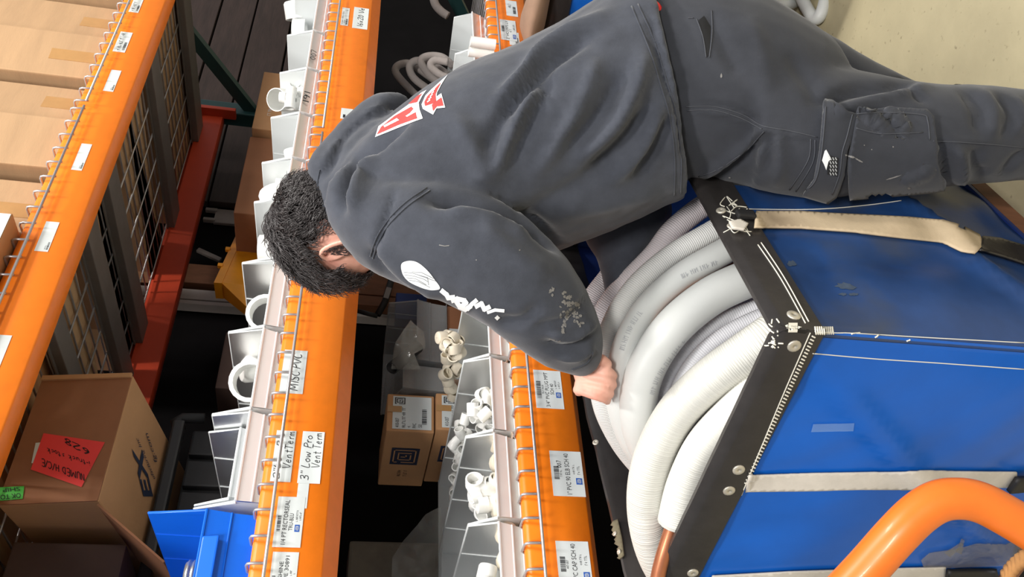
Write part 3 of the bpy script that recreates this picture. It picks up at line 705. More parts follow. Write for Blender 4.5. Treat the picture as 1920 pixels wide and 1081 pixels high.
pipe_at(556, 18, 1.64, .040, (.6, -.7, .2), 'white round cap at the right end of the middle shelf', 'cap')

# blue bin with a can of sealant
bb = make_bin('stacking_bin', .545, .755, 1.545, 2.0, zb2, .205, .19, m_bluebin, m_bluebin, 'blue hopper bin at the left end of the middle shelf', None, fl=(.055, .098))
mb = MB(); mb.box((.645, 1.5405, zb2 + .082), (.105, .008, .030), Matrix.Rotation(-.17, 3, 'X'), bev=.003); mb.build('label_holder', m_bluebin, bb)
cn = thing('sealant_can', 'small can with bright threaded metal lid inside the blue bin', 'can', (.655, 1.63, zb2 + .004))
cm = Matrix.Translation((.655, 1.63, zb2 + .004))
mb = MB(); mb.lathe([(.001, 0), (.042, 0), (.042, .075), (.036, .085), (.001, .085)], 24, cm); mb.build('can_body', m_pvc, cn, True)
mb = MB(); pr = [(.001, .086)]
for k in range(4): pr += [(.030, .086 + k * .009), (.033, .089 + k * .009), (.033, .092 + k * .009), (.030, .094 + k * .009)]
mb.lathe(pr + [(.028, .124), (.001, .124)], 24, cm); mb.build('lid', m_tin, cn, True)
# spare stacked empty bin just behind the blue one
make_bin('stacking_bin', .80, .965, 1.60, 2.12, zb2 + .020, .115, .1, m_bin, m_binlip, 'empty frosted bin nested inside the bin beside the blue bin', g2)

# ---------------------------------------------------------------- boxes above the top beam
zt = Z(BEAM[0][1] - .0055)
def carton(x0, x1, y0, y1, z0, z1, label, mat, group=None, rot=0.0, tapes=(), piv=None):
    t = thing('carton', label, 'box', ((x0 + x1) / 2, (y0 + y1) / 2, z0), group)
    pv = Vector(piv or (x0, y0, z0)); Rm = Matrix.Translation(pv) @ Matrix.Rotation(rot, 4, 'Z') @ Matrix.Translation(-pv)
    mb = MB(); mb.box(((x0 + x1) / 2, (y0 + y1) / 2, (z0 + z1) / 2), (x1 - x0, y1 - y0, z1 - z0), bev=.004); mb.v = [Rm @ v for v in mb.v]
    mb.build('box_body', mat, t)
    for a, b, c, d in tapes:
        mb = MB(); mb.box(((a + b) / 2, y0 - .0006, (c + d) / 2), (b - a, .001, d - c)); mb.v = [Rm @ v for v in mb.v]; mb.build('tape', m_tape, t)
    return t, Rm
gtop = 'tall cartons in a row on the top shelf'
TB = [(1.415, 1.600, .10, 'tall plain carton with a short tape patch, nearest the printed box'), (1.635, 1.80, -.13, 'tall carton with a creased bright front between two taped ones'), (1.815, 1.965, .10, 'tall carton with a long arrow-shaped tape strip'), (1.995, 2.165, -.13, 'tall crumpled carton at the right of the top shelf row'), (2.19, 2.36, .08, 'last tall carton beside the frame edge on the top shelf'), (2.42, 3.0, .0, 'unseen wide carton added at the right end of the top shelf to block light')]  # last carton is out of view, added to stop light falling through the deck
for x0, x1, ro, lb in TB:
    zc = zt + .10
    tp = [(x0 + .05, x0 + .10, zt + .02, zt + .11)] if ro > 0 else ([] if x0 < 1.7 else [(x0 + .06, x0 + .10, zt + .0, zt + .14)])
    carton(x0, x1, 1.555, 2.54, zt, zt + .62, lb, m_card2, gtop, ro, tp)
# nearer cartons overhang the beam and shade it
t, _ = carton(.98, 1.385, 1.462, 1.95, zt + .012, zt + .115, 'low white-fronted carton with a black lettered band on the top shelf', m_card)
a = front_plane(.985, 1.4615, zt + .014); mb = MB(); flat(mb, rect2(0, 0, .395, .075), a, .0006); fr = mb.build('white_front', m_paper, t)
mb = MB(); flat(mb, rect2(.0, .044, .335, .070), a, .0012); bk = mb.build('black_band', m_ink, fr)
mb = MB(); flat(mb, greek(.01, .050, .325, .064, 3), a, .0018); mb.build('band_lettering', m_paper, t)
mb = MB(); flat(mb, greek(.02, .026, .30, .034, 5), a, .0012); flat(mb, greek(.02, .012, .26, .018, 9), a, .0012); mb.build('box_lettering', m_ink, fr)
mb = MB(); flat(mb, rect2(.338, .04, .385, .072), a, .0012); mb.build('red_mark', M('rust_red_print', (150, 48, 34), .7), fr)
mb = MB(); mb.hexa([Vector(v) for v in ((1.0, 1.463, zt + .116), (1.383, 1.463, zt + .116), (1.383, 1.466, zt + .116), (1.0, 1.466, zt + .116), (1.0, 1.46, zt + .19), (1.383, 1.47, zt + .19), (1.383, 1.473, zt + .19), (1.0, 1.463, zt + .19))]); mb.build('box_flap', m_card, t)
carton(.46, .915, 1.475, 2.54, zt + .012, zt + .40, 'large plain carton overhanging the left end of the top beam', m_card2)
carton(1.0, 1.38, 1.60, 2.54, zt + .118, zt + .6, 'brown carton standing on the white-fronted carton', m_card2)

# ---------------------------------------------------------------- things inside the middle level
# tilted carton with the red note
P0 = Vector((1.211, 1.80, Z(.495))); tl = math.radians(-9.5)
Rm = Matrix.Translation(P0) @ Matrix.Rotation(tl, 4, 'X')
t = thing('carton', 'tilted brown carton with red handwritten note hanging over a black tote', 'box', P0)
def local(mb): mb.v = [Rm @ v for v in mb.v]; return mb
mb = MB(); mb.box((-.1625, .26, .104), (.325, .52, .208), bev=.004); local(mb).build('box_body', m_card, t)
mb = MB(); mb.box((-.1625, -.002, .104), (.325, .003, .206)); local(mb).build('front_flap', m_card3, t)
mb = MB(); mb.box((-.004, -.006, .104), (.012, .006, .206)); local(mb).build('corner_fold', m_card, t)
fp = Matrix(((1, 0, 0, 0), (0, 0, -1, -.004), (0, 1, 0, 0), (0, 0, 0, 1)))
def fpx(px, py):                            # pixel -> local (x, z) on the carton front
    nrm = (Rm.to_3x3() @ Vector((0, -1, 0))); q = Rm @ Vector((0, -.004, 0)); r = cray(px, py); s = (q - EYE).dot(nrm) / r.dot(nrm)
    l = Rm.inverted() @ (EYE + r * s); return l.x, l.z
mb = MB(); pp = [fpx(*p) for p in ((82, 812), (197, 829), (153, 913), (58, 880))]
flat(mb, (pp, [(0, 1, 2, 3)]), fp, .0012); note = local(mb).build('red_note', m_redcard, t)
mb = MB()
def onnote(txt, a, b, hgt, wd):
    a, b, hgt = hgt, (b[0] + hgt[0] - a[0], b[1] + hgt[1] - a[1]), a             # pen line from pixel a to pixel b, letters rise towards the side given by hgt
    v, f = fit(pen(txt, wd), 0, 0, 1, 1); A, B = Vector(fpx(*a)), Vector(fpx(*b)); Hh = Vector(fpx(*hgt)) - A
    flat(mb, ([tuple(A + (B - A) * q[0] + Hh * q[1]) for q in v], f), fp, .002)
onnote('628', (172, 857), (124, 833), (166, 842), .12); onnote('i-truck stock', (172, 876), (92, 851), (168, 864), .12); onnote('NUMED H/C/E', (161, 905), (80, 876), (158, 887), .13)
local(mb).build('pen_lines', m_pen, note)
mb = MB(); pp = [fpx(*p) for p in ((67, 830), (78, 829), (70, 868), (59, 868))]; flat(mb, (pp, [(0, 1, 2, 3)]), fp, .0008); local(mb).build('white_sticker', m_paper, t)
mb = MB(); pp = [fpx(*p) for p in ((-14, 914), (46, 911), (43, 935), (-14, 940))]; flat(mb, (pp, [(0, 1, 2, 3)]), fp, .0012); gs = local(mb).build('green_sticker', m_greencard, t)
mb = MB()
for txt, a, b, hh in (('OK TO', (40, 933), (2, 937), (39, 924)), ('SHIP', (38, 920), (6, 923), (37, 913))):
    a, b, hh = hh, (b[0] + hh[0] - a[0], b[1] + hh[1] - a[1]), a
    v, f = fit(typed(txt), 0, 0, 1, 1); A, B = Vector(fpx(*a)), Vector(fpx(*b)); Hh = Vector(fpx(*hh)) - A
    flat(mb, ([tuple(A + (B - A) * q[0] + Hh * q[1]) for q in v], f), fp, .002)
local(mb).build('sticker_print', m_ink, gs)
# print on the underside, read from below
up_ = Matrix(((1, 0, 0, 0), (0, -1, 0, 0), (0, 0, -1, -.0006), (0, 0, 0, 1)))
def upx(px, py):
    nrm = Rm.to_3x3() @ Vector((0, 0, -1)); q = Rm @ Vector((0, 0, 0)); r = cray(px, py); s = (q - EYE).dot(nrm) / r.dot(nrm)
    l = Rm.inverted() @ (EYE + r * s); return l.x, -l.y
mb = MB()
def onunder(vf, a, b, hh):
    v, f = fit(vf, 0, 0, 1, 1); A, B = Vector(upx(*a)), Vector(upx(*b)); Hh = Vector(upx(*hh)) - A
    flat(mb, ([tuple(A + (B - A) * q[0] + Hh * q[1]) for q in v], f), up_, .0012)
onunder(typed('EX', .03), (286, 930), (265, 842), (268, 930)); onunder(typed('ufacturing Inc'), (292, 897), (260, 822), (285, 897)); onunder(typed('fg.com'), (296, 866), (278, 812), (288, 866))
local(mb).build('box_lettering', m_navyink, t)
mb = MB(); fl0 = [(-.33, -.002, -.002), (-.33, .40, -.002), (-.40, .40, -.10), (-.42, .10, -.13)]
mb.hexa([Vector(q) for q in fl0] + [Vector(q) + Vector((-.004, 0, .002)) for q in fl0]); local(mb).build('box_flap', m_card3, t)
# black tote with ribbed side and rim bar under the carton
tt = thing('storage_tote', 'black ribbed tote with a rim bar beneath the tilted carton', 'tote', (.9, 2.2, zb2))
zr = Z(.425)
mb = MB(); mb.box((.85, 2.27, (zb2 + zr - .03) / 2), (.82, .36, zr - .03 - zb2), bev=.006); mb.v = [v for v in mb.v]
mb = MB(); mb.box((.85, 2.30, (zb2 + zr - .03) / 2 + .0), (.80, .36, zr - .03 - zb2), bev=.006); mb.build('tote_body', m_black, tt)
for k in range(9):
    mb = MB(); mb.box((.49 + k * .09, 2.112, (zb2 + zr) / 2 - .01), (.074, .03, zr - zb2 - .05), bev=.006); mb.build('rib_panel', m_black, tt)
mb = MB(); mb.box((.86, 2.085, zr), (.80, .035, .03), bev=.006); mb.build('rim_bar', M('black_plastic_rim', (44, 42, 42), .4), tt)
mb = MB(); mb.tube([(1.24, 2.085, zr + .0), (1.262, 2.085, zr + .012), (1.275, 2.085, zr - .004), (1.278, 2.085, zr - .06)], .014, 8); mb.build('rim_hook', m_black, tt, True)
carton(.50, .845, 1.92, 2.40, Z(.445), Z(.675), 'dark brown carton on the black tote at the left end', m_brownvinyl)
# yellow tote
t = thing('tote_bin', 'yellow plastic tote with rolled rim standing behind the frosted bins', 'tote', (1.85, 2.25, zb2))
ra, rb, rc = onY(432, 437, 2.34), onY(402, 528, 2.14), onY(405, 556, 2.22)
q0, q1 = onY(405, 558, 2.22), onY(470, 606, 2.22); k_ = (q1.x - q0.x) / (q1.z - q0.z)
zt_ = rb.z; back = Vector((ra.x - .08, ra.y + .10, 0))
def at_z(p, z, dx=0.0): return Vector((p.x + dx, p.y, z))
zl = zb2 + .003; dz_ = zl - zt_
mb = MB(); mb.hexa([at_z(rb, zl, -.01), at_z(ra, zl), at_z(back, zl), at_z(rc, zl, k_ * dz_), at_z(rb, zt_ - .02), at_z(ra, zt_ - .02), at_z(back, zt_ - .02), at_z(rc, zt_ - .02)])
mb.build('tote_body', m_yellow, t, fix=True)
cen_ = (ra + rb + rc + back) / 4; o_ = lambda p: Vector((p.x + (p.x - cen_.x) * .05, p.y + (p.y - cen_.y) * .05, 0))
mb = MB(); mb.hexa([at_z(o_(q), zt_ - .024) for q in (rb, ra, back, rc)] + [at_z(o_(q), zt_) for q in (rb, ra, back, rc)]); mb.build('rim', m_yellow, t, fix=True)
for q in (.3, .62):
    e_ = o_(rb) + (o_(ra) - o_(rb)) * q; mb = MB(); mb.box((e_.x, e_.y, zt_ + .004), (.014, .014, .016), bev=.002); mb.build('rim_lug', m_yellow, t)
# tall cartons behind the bins
t, _ = carton(2.06, 2.45, 2.08, 2.42, zb2, Z(.405), 'tall plain brown carton behind the bins, right of middle shelf', m_card3)
t, _ = carton(2.46, 2.80, 2.05, 2.40, zb2, Z(.40), 'brown carton with small white print behind the bin marked 007', m_card)
mb = MB(); flat(mb, greek(.08, .21, .13, .222, 2), front_plane(2.46, 2.0495, zb2), .0006); mb.build('box_lettering', m_paper, t)
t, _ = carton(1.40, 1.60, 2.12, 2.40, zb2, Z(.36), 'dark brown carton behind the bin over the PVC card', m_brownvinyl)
# cover plate and bracket on the wall
p = onY(428, 405, 2.79); t = thing('cover_plate', 'grey steel cover plate with two lugs on the dark back wall', 'plate', p)
mb = MB(); mb.box((p.x, 2.80, p.z), (.085, .016, .115), bev=.004); mb.build('plate', m_plate, t)
for s in (-1, 1):
    mb = MB(); mb.box((p.x + s * .03, 2.795, p.z + .075), (.016, .02, .05), bev=.003); mb.build('lug', m_plate, t)
p = onY(392, 478, 2.79); mb = MB(); mb.box(p, (.02, .014, .11), Matrix.Rotation(.45, 3, 'Y'), bev=.002); tag(mb.build('flat_bar', m_plate), 'short slanting grey flat bar above the yellow tote', 'bar')

# ---------------------------------------------------------------- things inside the bottom level
zs3 = zb3
def logo_box(x0, x1, y0, y1, z0, z1, label, mat):
    t, Rm_ = carton(x0, x1, y0, y1, z0, z1, label, mat)
    w_ = x1 - x0; h_ = z1 - z0
    a = front_plane(x0, y0 - .0004, z0)
    mb = MB(); flat(mb, rect2(.06 * w_, .06 * h_, .94 * w_, .88 * h_), a, .0006); lb = mb.build('paper_label', m_paper, t)
    mb = MB()
    flat(mb, spiral(.72 * w_, .62 * h_, .90 * w_, .84 * h_), a, .0012)
    flat(mb, fit(typed('410-007'), .10 * w_, .74 * h_, .34 * w_, .82 * h_), a, .0012)
    flat(mb, greek(.10 * w_, .61 * h_, .66 * w_, .68 * h_, 4), a, .0012)
    flat(mb, greek(.10 * w_, .50 * h_, .20 * w_, .57 * h_, 6), a, .0012); flat(mb, fit(typed('PVC'), .10 * w_, .38 * h_, .22 * w_, .46 * h_), a, .0012); flat(mb, fit(typed('50'), .12 * w_, .26 * h_, .2 * w_, .34 * h_), a, .0012)
    flat(mb, bars(.2 * w_, .16 * h_, .62 * w_, .26 * h_), a, .0012)
    mb.build('label_print', m_ink, lb)
    mb = MB(); mb.box((x0 + .58 * w_, y0 - .0022, z0 + .84 * h_), (.16 * w_, .0008, .30 * h_)); mb.build('tape', m_tape, t)
    s = Matrix(((0, 0, -1, x0 - .0004), (-1, 0, 0, y1), (0, 1, 0, z0), (0, 0, 0, 1))); d_ = y1 - y0
    mb = MB(); flat(mb, rect2(.42 * d_, .22 * h_, .72 * d_, .82 * h_), s, .0006); pr = mb.build('square_print', m_navyink, t)
    mb = MB(); flat(mb, spiral(.46 * d_, .28 * h_, .69 * d_, .77 * h_, .06), s, .0012); mb.build('square_emblem', mat, pr)
    mb = MB(); flat(mb, greek(.2 * d_, .40 * h_, .32 * d_, .48 * h_, 7), s, .0008); flat(mb, greek(.2 * d_, .54 * h_, .32 * d_, .62 * h_, 8), s, .0008); mb.build('box_lettering', m_ink, t)
    return t
logo_box(1.155, 1.268, 1.90, 2.19, Z(-.235), Z(-.112), 'upper small brown carton with white 410-007 label, behind the bins', m_card)
logo_box(1.16, 1.272, 1.89, 2.17, zs3, Z(-.238), 'lower small brown carton with 410-007 label, under its twin', m_card)
carton(1.30, 1.60, 1.92, 2.2, zs3, Z(-.275), 'brown carton with a barcode strip under the clear bins', m_card3)
# clear bins with a bag of black pipe
make_bin('clear_bin', 1.285, 1.375, 1.90, 2.18, Z(-.272), .135, .135, m_clear, m_clear, 'left clear bin standing on the barcode carton', 'clear bins on the barcode carton', fl=(.09, .12))
make_bin('clear_bin', 1.38, 1.60, 1.90, 2.18, Z(-.272), .165, .16, m_clear, m_clear, 'clear bin of bagged black pipe on the barcode carton', 'clear bins on the barcode carton', fl=(.05, .085))
bl = front_plane(1.36, 1.9195, Z(-.355)); mb = MB(); mb.box((1.44, 1.9190, Z(-.315)), (.15, .001, .07)); bc = tag(mb.build('barcode_card', m_paper), 'white card of barcode strips leaning on the carton behind the bins', 'card')
mb = MB(); flat(mb, bars(.02, .03, .14, .055), bl, .0006); mb.build('label_print', m_ink, bc)
p0, p1 = onY(783, 650, 1.88), onY(735, 690, 1.84); d_ = (p1 - p0).normalized()
mb = MB(); ftube(mb, [p0, p0 + d_ * .05, p1], [.017] * 3, [.014] * 3); tag(mb.build('pipe_length', m_black, smooth=True), 'short black pipe in clear film on the clear bin', 'pipe')
def film(name, pts, d, label, lump=.02, cat='plastic bag'):
    mb = MB(); P = [R(x, y, d) for x, y in pts]; c = sum(P, Vector()) / len(P)
    bm = bmesh.new(); vs = [bm.verts.new(p) for p in P]; bm.faces.new(vs)
    bmesh.ops.triangulate(bm, faces=bm.faces[:])
    for _ in range(5):
        E = [e for e in bm.edges if e.calc_length() > .018]
        if not E: break
        bmesh.ops.subdivide_edges(bm, edges=E, cuts=1); bmesh.ops.triangulate(bm, faces=bm.faces[:])
    ez = Vector((DX[2], DY[2], DZ[2])); R0 = max((p - c).length for p in P)
    for v in bm.verts:
        q = 1 - min(1, (v.co - c).length / R0); v.co -= ez * (q * .05 + lump * abs(noise.noise(v.co * 22)))
    bm.normal_update(); bmesh.ops.solidify(bm, geom=bm.faces[:], thickness=.0012); bmesh.ops.recalc_face_normals(bm, faces=bm.faces)
    me = bpy.data.meshes.new(name); bm.to_mesh(me); bm.free(); setmat(me, m_film, False)
    return tag(link(name, me), label, cat)
film('plastic_bag', [(735, 690), (745, 640), (770, 600), (795, 620), (800, 650), (780, 660), (790, 690), (765, 690), (750, 690)], 2.21, 'crumpled clear film bag around the black pipe')
film('plastic_bag', [(738, 1040), (760, 1005), (800, 960), (826, 948), (832, 1000), (828, 1085), (735, 1085)], 2.14, 'crumpled clear bag on the bottom shelf near the left edge')
# grey foam coil
t = thing('foam_tube_coil', 'coil of grey foam tube at the back of the bottom shelf', 'coil', onY(800, 150, 2.1))
for k, P in enumerate([[(840, 215), (800, 195), (762, 160), (742, 135), (748, 122), (770, 120), (800, 140), (840, 170)], [(840, 190), (800, 165), (775, 145), (768, 125), (780, 114), (805, 118), (840, 140)], [(850, 165), (815, 150), (795, 128), (790, 112), (806, 105), (830, 108), (850, 125)], [(850, 150), (825, 140), (808, 124), (816, 113), (840, 116)]]):
    mb = MB(); mb.tube(pxpath([(x, y, 2.95 - k * .05) for x, y in P], 6), .013, 10); mb.build('tube_loop', m_foam, t, True)
mb = MB(); mb.tube(pxpath([(812, -20, 3.2), (815, 5, 3.2), (826, 20, 3.2), (840, 30, 3.2)]), .016, 8); tag(mb.build('foam_tube', m_foam, smooth=True), 'end of a grey foam tube at the top right of the bottom shelf', 'tube')
# brown bundle behind the far bins, boards and blocks in the dark
mb = MB(); mb.box((2.25, 2.20, zs3 + .06), (.8, .05, .12), bev=.006); tag(mb.build('wooden_board', m_wood), 'long brown board lying behind the far right bins', 'board')
mb = MB(); mb.tube([(2.3, 2.23, zs3 + .135), (2.5, 2.21, zs3 + .137), (2.62, 2.22, zs3 + .135)], .02, 8); tag(mb.build('paper_roll', m_tan, smooth=True), 'tan paper roll lying on the brown board behind the bins', 'roll')
for k, (px, wd, lab) in enumerate(((1058, .10, 'grey concrete block at the left end of the bottom shelf'),)):
    p = onY(700, px, 2.3); mb = MB(); mb.box((p.x - .05, 2.36, (zs3 + Z(-.05)) / 2 + .003), (.22, .16, Z(-.05) - zs3), bev=.008); tag(mb.build('concrete_block', m_stone), lab, 'block')
p = onY(664, 1060, 2.2); mb = MB(); mb.box((p.x - .03, 2.3, Z(-.04)), (.15, .1, .04), bev=.004); 
mb = MB(); p = onY(830, 570, 2.35); mb.box((p.x, 2.40, (zs3 + Z(-.155)) / 2), (.12, .05, Z(-.155) - zs3), bev=.004); tag(mb.build('blue_board', m_vinylin), 'narrow dark blue panel standing behind the clear bins', 'board')
# dark strap with a printed tag on the board behind
t = thing('hose_clamp_strap', 'black strap with printed silver tag hanging on the brown boards', 'strap', onY(727, 560, 2.5))
mb = MB(); mb.tube([onY(735, 520, 2.54), onY(722, 565, 2.53), onY(708, 590, 2.54)], .013, 8); mb.build('strap', m_black, t, True)
mb = MB(); q0, q1 = onY(731, 535, 2.515), onY(722, 563, 2.515); mb.box((q0 + q1) / 2, (.055, .004, .02), Matrix.Rotation(math.atan2(q0.z - q1.z, q0.x - q1.x) * -1, 3, 'Y')); mb.build('printed_tag', m_plate, t)
mb = MB(); mb.tube([onY(708, 592, 2.54), onY(690, 588, 2.54), onY(670, 582, 2.54)], .009, 8); mb.build('tail', m_black, t, True)
# ---------------------------------------------------------------- canvas bag cart
EY_ = Vector((-0.75829253, 0.64693711, -0.08040408)); EZ_ = Vector((DX[2], DY[2], DZ[2]))
def bag_cart(name, label, Cc, Bv, Av, lenB, lenA, zr, zfar, full=True):
    cart = thing(name, label, 'cart', (Cc.x + Bv.x * lenB / 2 + Av.x * lenA / 2, Cc.y + Bv.y * lenB / 2 + Av.y * lenA / 2, 0))
    zb = zr - .60
    P = [Cc.copy(), Cc + Bv * lenB, Cc + Bv * lenB + Av * lenA, Cc + Av * lenA]
    for q, z in zip(P, (zr, zr, zfar, zfar)): q.z = z
    cen = sum(P, Vector()) / 4
    panels = []; bh = .062
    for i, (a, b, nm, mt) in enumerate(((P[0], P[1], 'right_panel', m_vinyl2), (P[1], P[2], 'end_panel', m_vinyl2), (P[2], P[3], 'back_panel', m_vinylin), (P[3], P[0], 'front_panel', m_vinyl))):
        d = (b - a); out = Vector((d.y, -d.x, 0)).normalized()
        if out.dot(((a + b) / 2 - cen)) < 0: out = -out
        def fn(u, v, a=a, d=d, out=out, i=i):
            p = a + d * u; top = p.z - .03; bot = zb
            z = top + (bot - top) * v
            e = math.sin(math.pi * u) ** .7 if 0 < u < 1 else 0
            bulge = .035 * math.sin(math.pi * min(1, v * 1.1)) * e if v < 1 / 1.1 else 0
            wr = .006 * noise.noise(Vector((u * 5 + i * 7, v * 4, i))) * e + .004 * noise.noise(Vector((u * 11 - v * 8 + i * 3, v * 3, 2))) * e
            if i == 3: wr += .020 * math.exp(-((u - .98 + v * .70) / .045) ** 2) * (v > .05) * e       # slack crease down the front panel
            if i == 0: wr += .018 * math.exp(-((u - .26 - .2 * math.sin(v * 5)) / .05) ** 2) * math.sin(math.pi * v) + .016 * noise.noise(Vector((u * 10, v * 6 - u * 4, 5))) * e - .012 * math.exp(-((u - .13 - .1 * v) / .03) ** 2) * math.sin(math.pi * v)
            return Vector((p.x, p.y, z)) + out * (bulge + wr - .004)
        me = grid(fn, 48, 40, -.003); setmat(me, mt); o = link(nm, me, cart); panels.append(o)
    mb = MB(); mb.hexa([Vector((q.x, q.y, zb - .004)) for q in P] + [Vector((q.x, q.y, zb + .004)) for q in P]); mb.build('bag_bottom', m_vinylin, cart)
    # black rim: four strips with a rolled top edge
    bands = []
    for a, b in ((P[0], P[1]), (P[1], P[2]), (P[2], P[3]), (P[3], P[0])):
        d = (b - a).normalized(); out = Vector((d.y, -d.x, 0)).normalized()
        if out.dot((a + b) / 2 - cen) < 0: out = -out
        n = 24; prof = [(-.010, -.085), (-.011, -.006), (-.006, .003), (.002, .004), (.008, -.003), (.011, -.012), (.013, -bh), (.008, -bh - .003), (.004, -bh)]
        mb = MB()
        for k in range(n + 1):
            q = a + (b - a) * (k / n); e = .002 * noise.noise(q * 30)
            ext = (-.012 if k == 0 else .012 if k == n else 0)
            for u, z in prof: mb.v.append(q + d * (ext * (1 if u > 0 else -1)) + out * (u + e) + Vector((0, 0, z + e)))
        m_ = len(prof)
        f = [[k * m_ + j, k * m_ + (j + 1) % m_, (k + 1) * m_ + (j + 1) % m_, (k + 1) * m_ + j] for k in range(n) for j in range(m_)] + [list(range(m_)), list(range(n * m_ + m_ - 1, n * m_ - 1, -1))]
        mb.f = f; mb.uv = [[(0, 0)] * len(q) for q in f]
        o = mb.build('rim_band', m_band, cart, True, angle=35, fix=True); bands.append(o)
    # wooden deck, posts and casters
    mb = MB(); mb.hexa([Vector((q.x, q.y, zb - .045)) for q in P] + [Vector((q.x, q.y, zb - .006)) for q in P]); mb.build('wooden_deck', m_wood, cart)
    for q in P:
        g = q + (cen - q) * .12
        mb = MB(); mb.box((g.x, g.y, (zb - .045 + .10) / 2), (.045, .045, zb - .045 - .10), bev=.004); mb.build('leg', m_black, cart)
        mb = MB(); mb.lathe([(.001, -.018), (.045, -.018), (.05, -.01), (.05, .01), (.045, .018), (.001, .018)], 20, Matrix.Translation((g.x, g.y, .05)) @ Matrix.Rotation(math.pi / 2, 4, 'X')); mb.build('caster', m_black, cart, True)
    return cart, panels, bands, P
AV = Vector((-.266, .964, 0)); BV = Vector((.974, .227, 0))
cart, PAN, BAND, CP = bag_cart('canvas_bag_cart', 'blue vinyl bag cart with a riveted black rim, full of white tubing', Vector((.6703, .8014, Z(-.552))), BV, AV, 1.16, .62, Z(-.552), Z(-.522))
tr_all = bvh_of(PAN + BAND); tr_band = bvh_of(BAND)
def rivet(px, py, tree, parent, r=.0095):
    l, n_ = hit(px, py, tree)
    if l is None: return
    q = n_.to_track_quat('Z', 'Y').to_matrix().to_4x4()
    mb = MB(); mb.lathe([(r, 0), (r, .0012), (r * .86, .0022), (r * .2, .0024), (r * .16, .0016), (.0001, .0016)], 14, Matrix.Translation(l) @ q); mb.build('rivet', m_rivet, parent, True)
for px, py in ((1488, 591), (1489, 648), (1385, 880), (1367, 919), (1299, 1073)): rivet(px, py, tr_band, cart)
for px, py in ((1117, 829), (1116, 854)): rivet(px, py, tr_band, cart, .007)
for px, py in ((1352, 395), (1372, 425)): rivet(px, py, tr_band, cart, .008)
decal('stitched_emblem', [[(1478, 606), (1495, 606), (1495, 611), (1483, 611), (1483, 617), (1495, 617), (1495, 621), (1478, 621)], [(1486, 612), (1492, 612), (1492, 615), (1486, 615)], [(1472, 611), (1477, 609), (1477, 615)], [(1496, 612), (1503, 614), (1496, 616)]], tr_band, m_thread, cart, .0012, 4)
# webbing straps, their black ends, stitching, tape
decal('webbing_strap', [[(1402, 886), (1500, 883), (1650, 880), (1800, 879), (1902, 880), (1902, 908), (1700, 912), (1540, 915), (1396, 917)]], tr_all, m_web, cart, .0035, 8, -.0025)
decal('webbing_strap', [[(1415, 401), (1500, 401), (1600, 407), (1700, 411), (1765, 416), (1800, 428), (1832, 445), (1838, 462), (1826, 480), (1800, 475), (1765, 458), (1700, 451), (1600, 440), (1500, 433), (1412, 432)]], tr_all, m_web2, cart, .004, 8, -.003)
decal('strap_end', [[(1836, 448), (1870, 452), (1960, 478), (1960, 515), (1880, 488), (1832, 474)]], tr_all, m_band, cart, .005, 8, -.003)
decal('webbing_strap', [[(1335, 1074), (1480, 1066), (1600, 1062), (1770, 1058), (1770, 1092), (1320, 1100)]], tr_all, m_web, cart, .0035, 8, -.0025)
decal('strap_end', [[(1770, 1058), (1868, 1056), (1872, 1088), (1765, 1088)]], tr_all, m_black, cart, .009, 8, -.007)
decal('strap_end', [[(1894, 884), (1925, 881), (1960, 884), (1960, 906), (1878, 908)]], tr_all, m_black, cart, .010, 8, -.008)
decal('clear_tape', [[(1524, 793), (1602, 791), (1600, 806), (1520, 808)]], tr_all, M('matt_clear_tape', (120, 160, 220), .35, alpha=.5), cart, .002, 6)
decal('torn_tape', [[(1724, 1046), (1740, 1032), (1790, 1025), (1830, 1014), (1880, 1018), (1925, 1000), (1940, 1050), (1870, 1056), (1810, 1058), (1730, 1062)], [(1768, 1032), (1800, 1012), (1806, 1015), (1778, 1040)], [(1790, 1030), (1802, 1004), (1808, 1007), (1800, 1034)]], tr_all, m_film, cart, .004, 6, -.001, False)
seam('stitching', [[(1532, 622), (1620, 626), (1740, 633), (1925, 643)], [(1524, 662), (1640, 672), (1760, 680), (1925, 692)], [(1400, 392), (1500, 393), (1570, 390), (1640, 383), (1690, 376)]], tr_all, m_thread, cart, .0008)
seam('stitching', [[(1427, 455), (1470, 520), (1516, 603)], [(1421, 459), (1464, 523), (1510, 606)], [(1519, 623), (1470, 735), (1420, 855), (1370, 975), (1325, 1078)]], tr_band, m_thread, cart, .0009)
zz = []
for i in range(46):
    t_ = i / 45; x = 1526 + (1400 - 1526) * t_; y = 630 + (905 - 630) * t_; zz.append([(x - 4, y - 1), (x + 2, y + 2)])
seam('edge_stitches', zz, tr_all, m_thread, cart, .0012)
seam('corner_stitches', [[(1528 + i * 4, 613), (1530 + i * 4, 626)] for i in range(9)] + [[(1640, 632), (1648, 628)], [(1700, 640), (1706, 636)], [(1596, 626), (1612, 624)]], tr_all, m_thread, cart, .0012)
rn = random.Random(5)
fr = []
for i in range(16):
    x, y = 1383 + rn.uniform(-24, 14), 385 + rn.uniform(-18, 42)
    fr.append([(x, y), (x + rn.uniform(-16, 22), y + rn.uniform(-10, 14)), (x + rn.uniform(-8, 30), y + rn.uniform(-8, 26))])
seam('frayed_threads', fr, tr_all, m_thread, cart, .0008)
fr = []
for i in range(22):
    x, y = 1449 + rn.uniform(-8, 10), 590 + rn.uniform(0, 62)
    fr.append([(x, y), (x + rn.uniform(-8, 10), y + rn.uniform(-6, 8))])
seam('frayed_threads', fr, tr_all, m_thread, cart, .0011)
l, n_ = hit(1396, 408, tr_band)
if l is None: l, n_ = hit(1388, 408, tr_band)
mb = MB(); mb.box(l + n_ * .006, (.018, .010, .030), n_.to_track_quat('-Y', 'Z').to_matrix(), bev=.003); mb.build('buckle', m_black, cart)
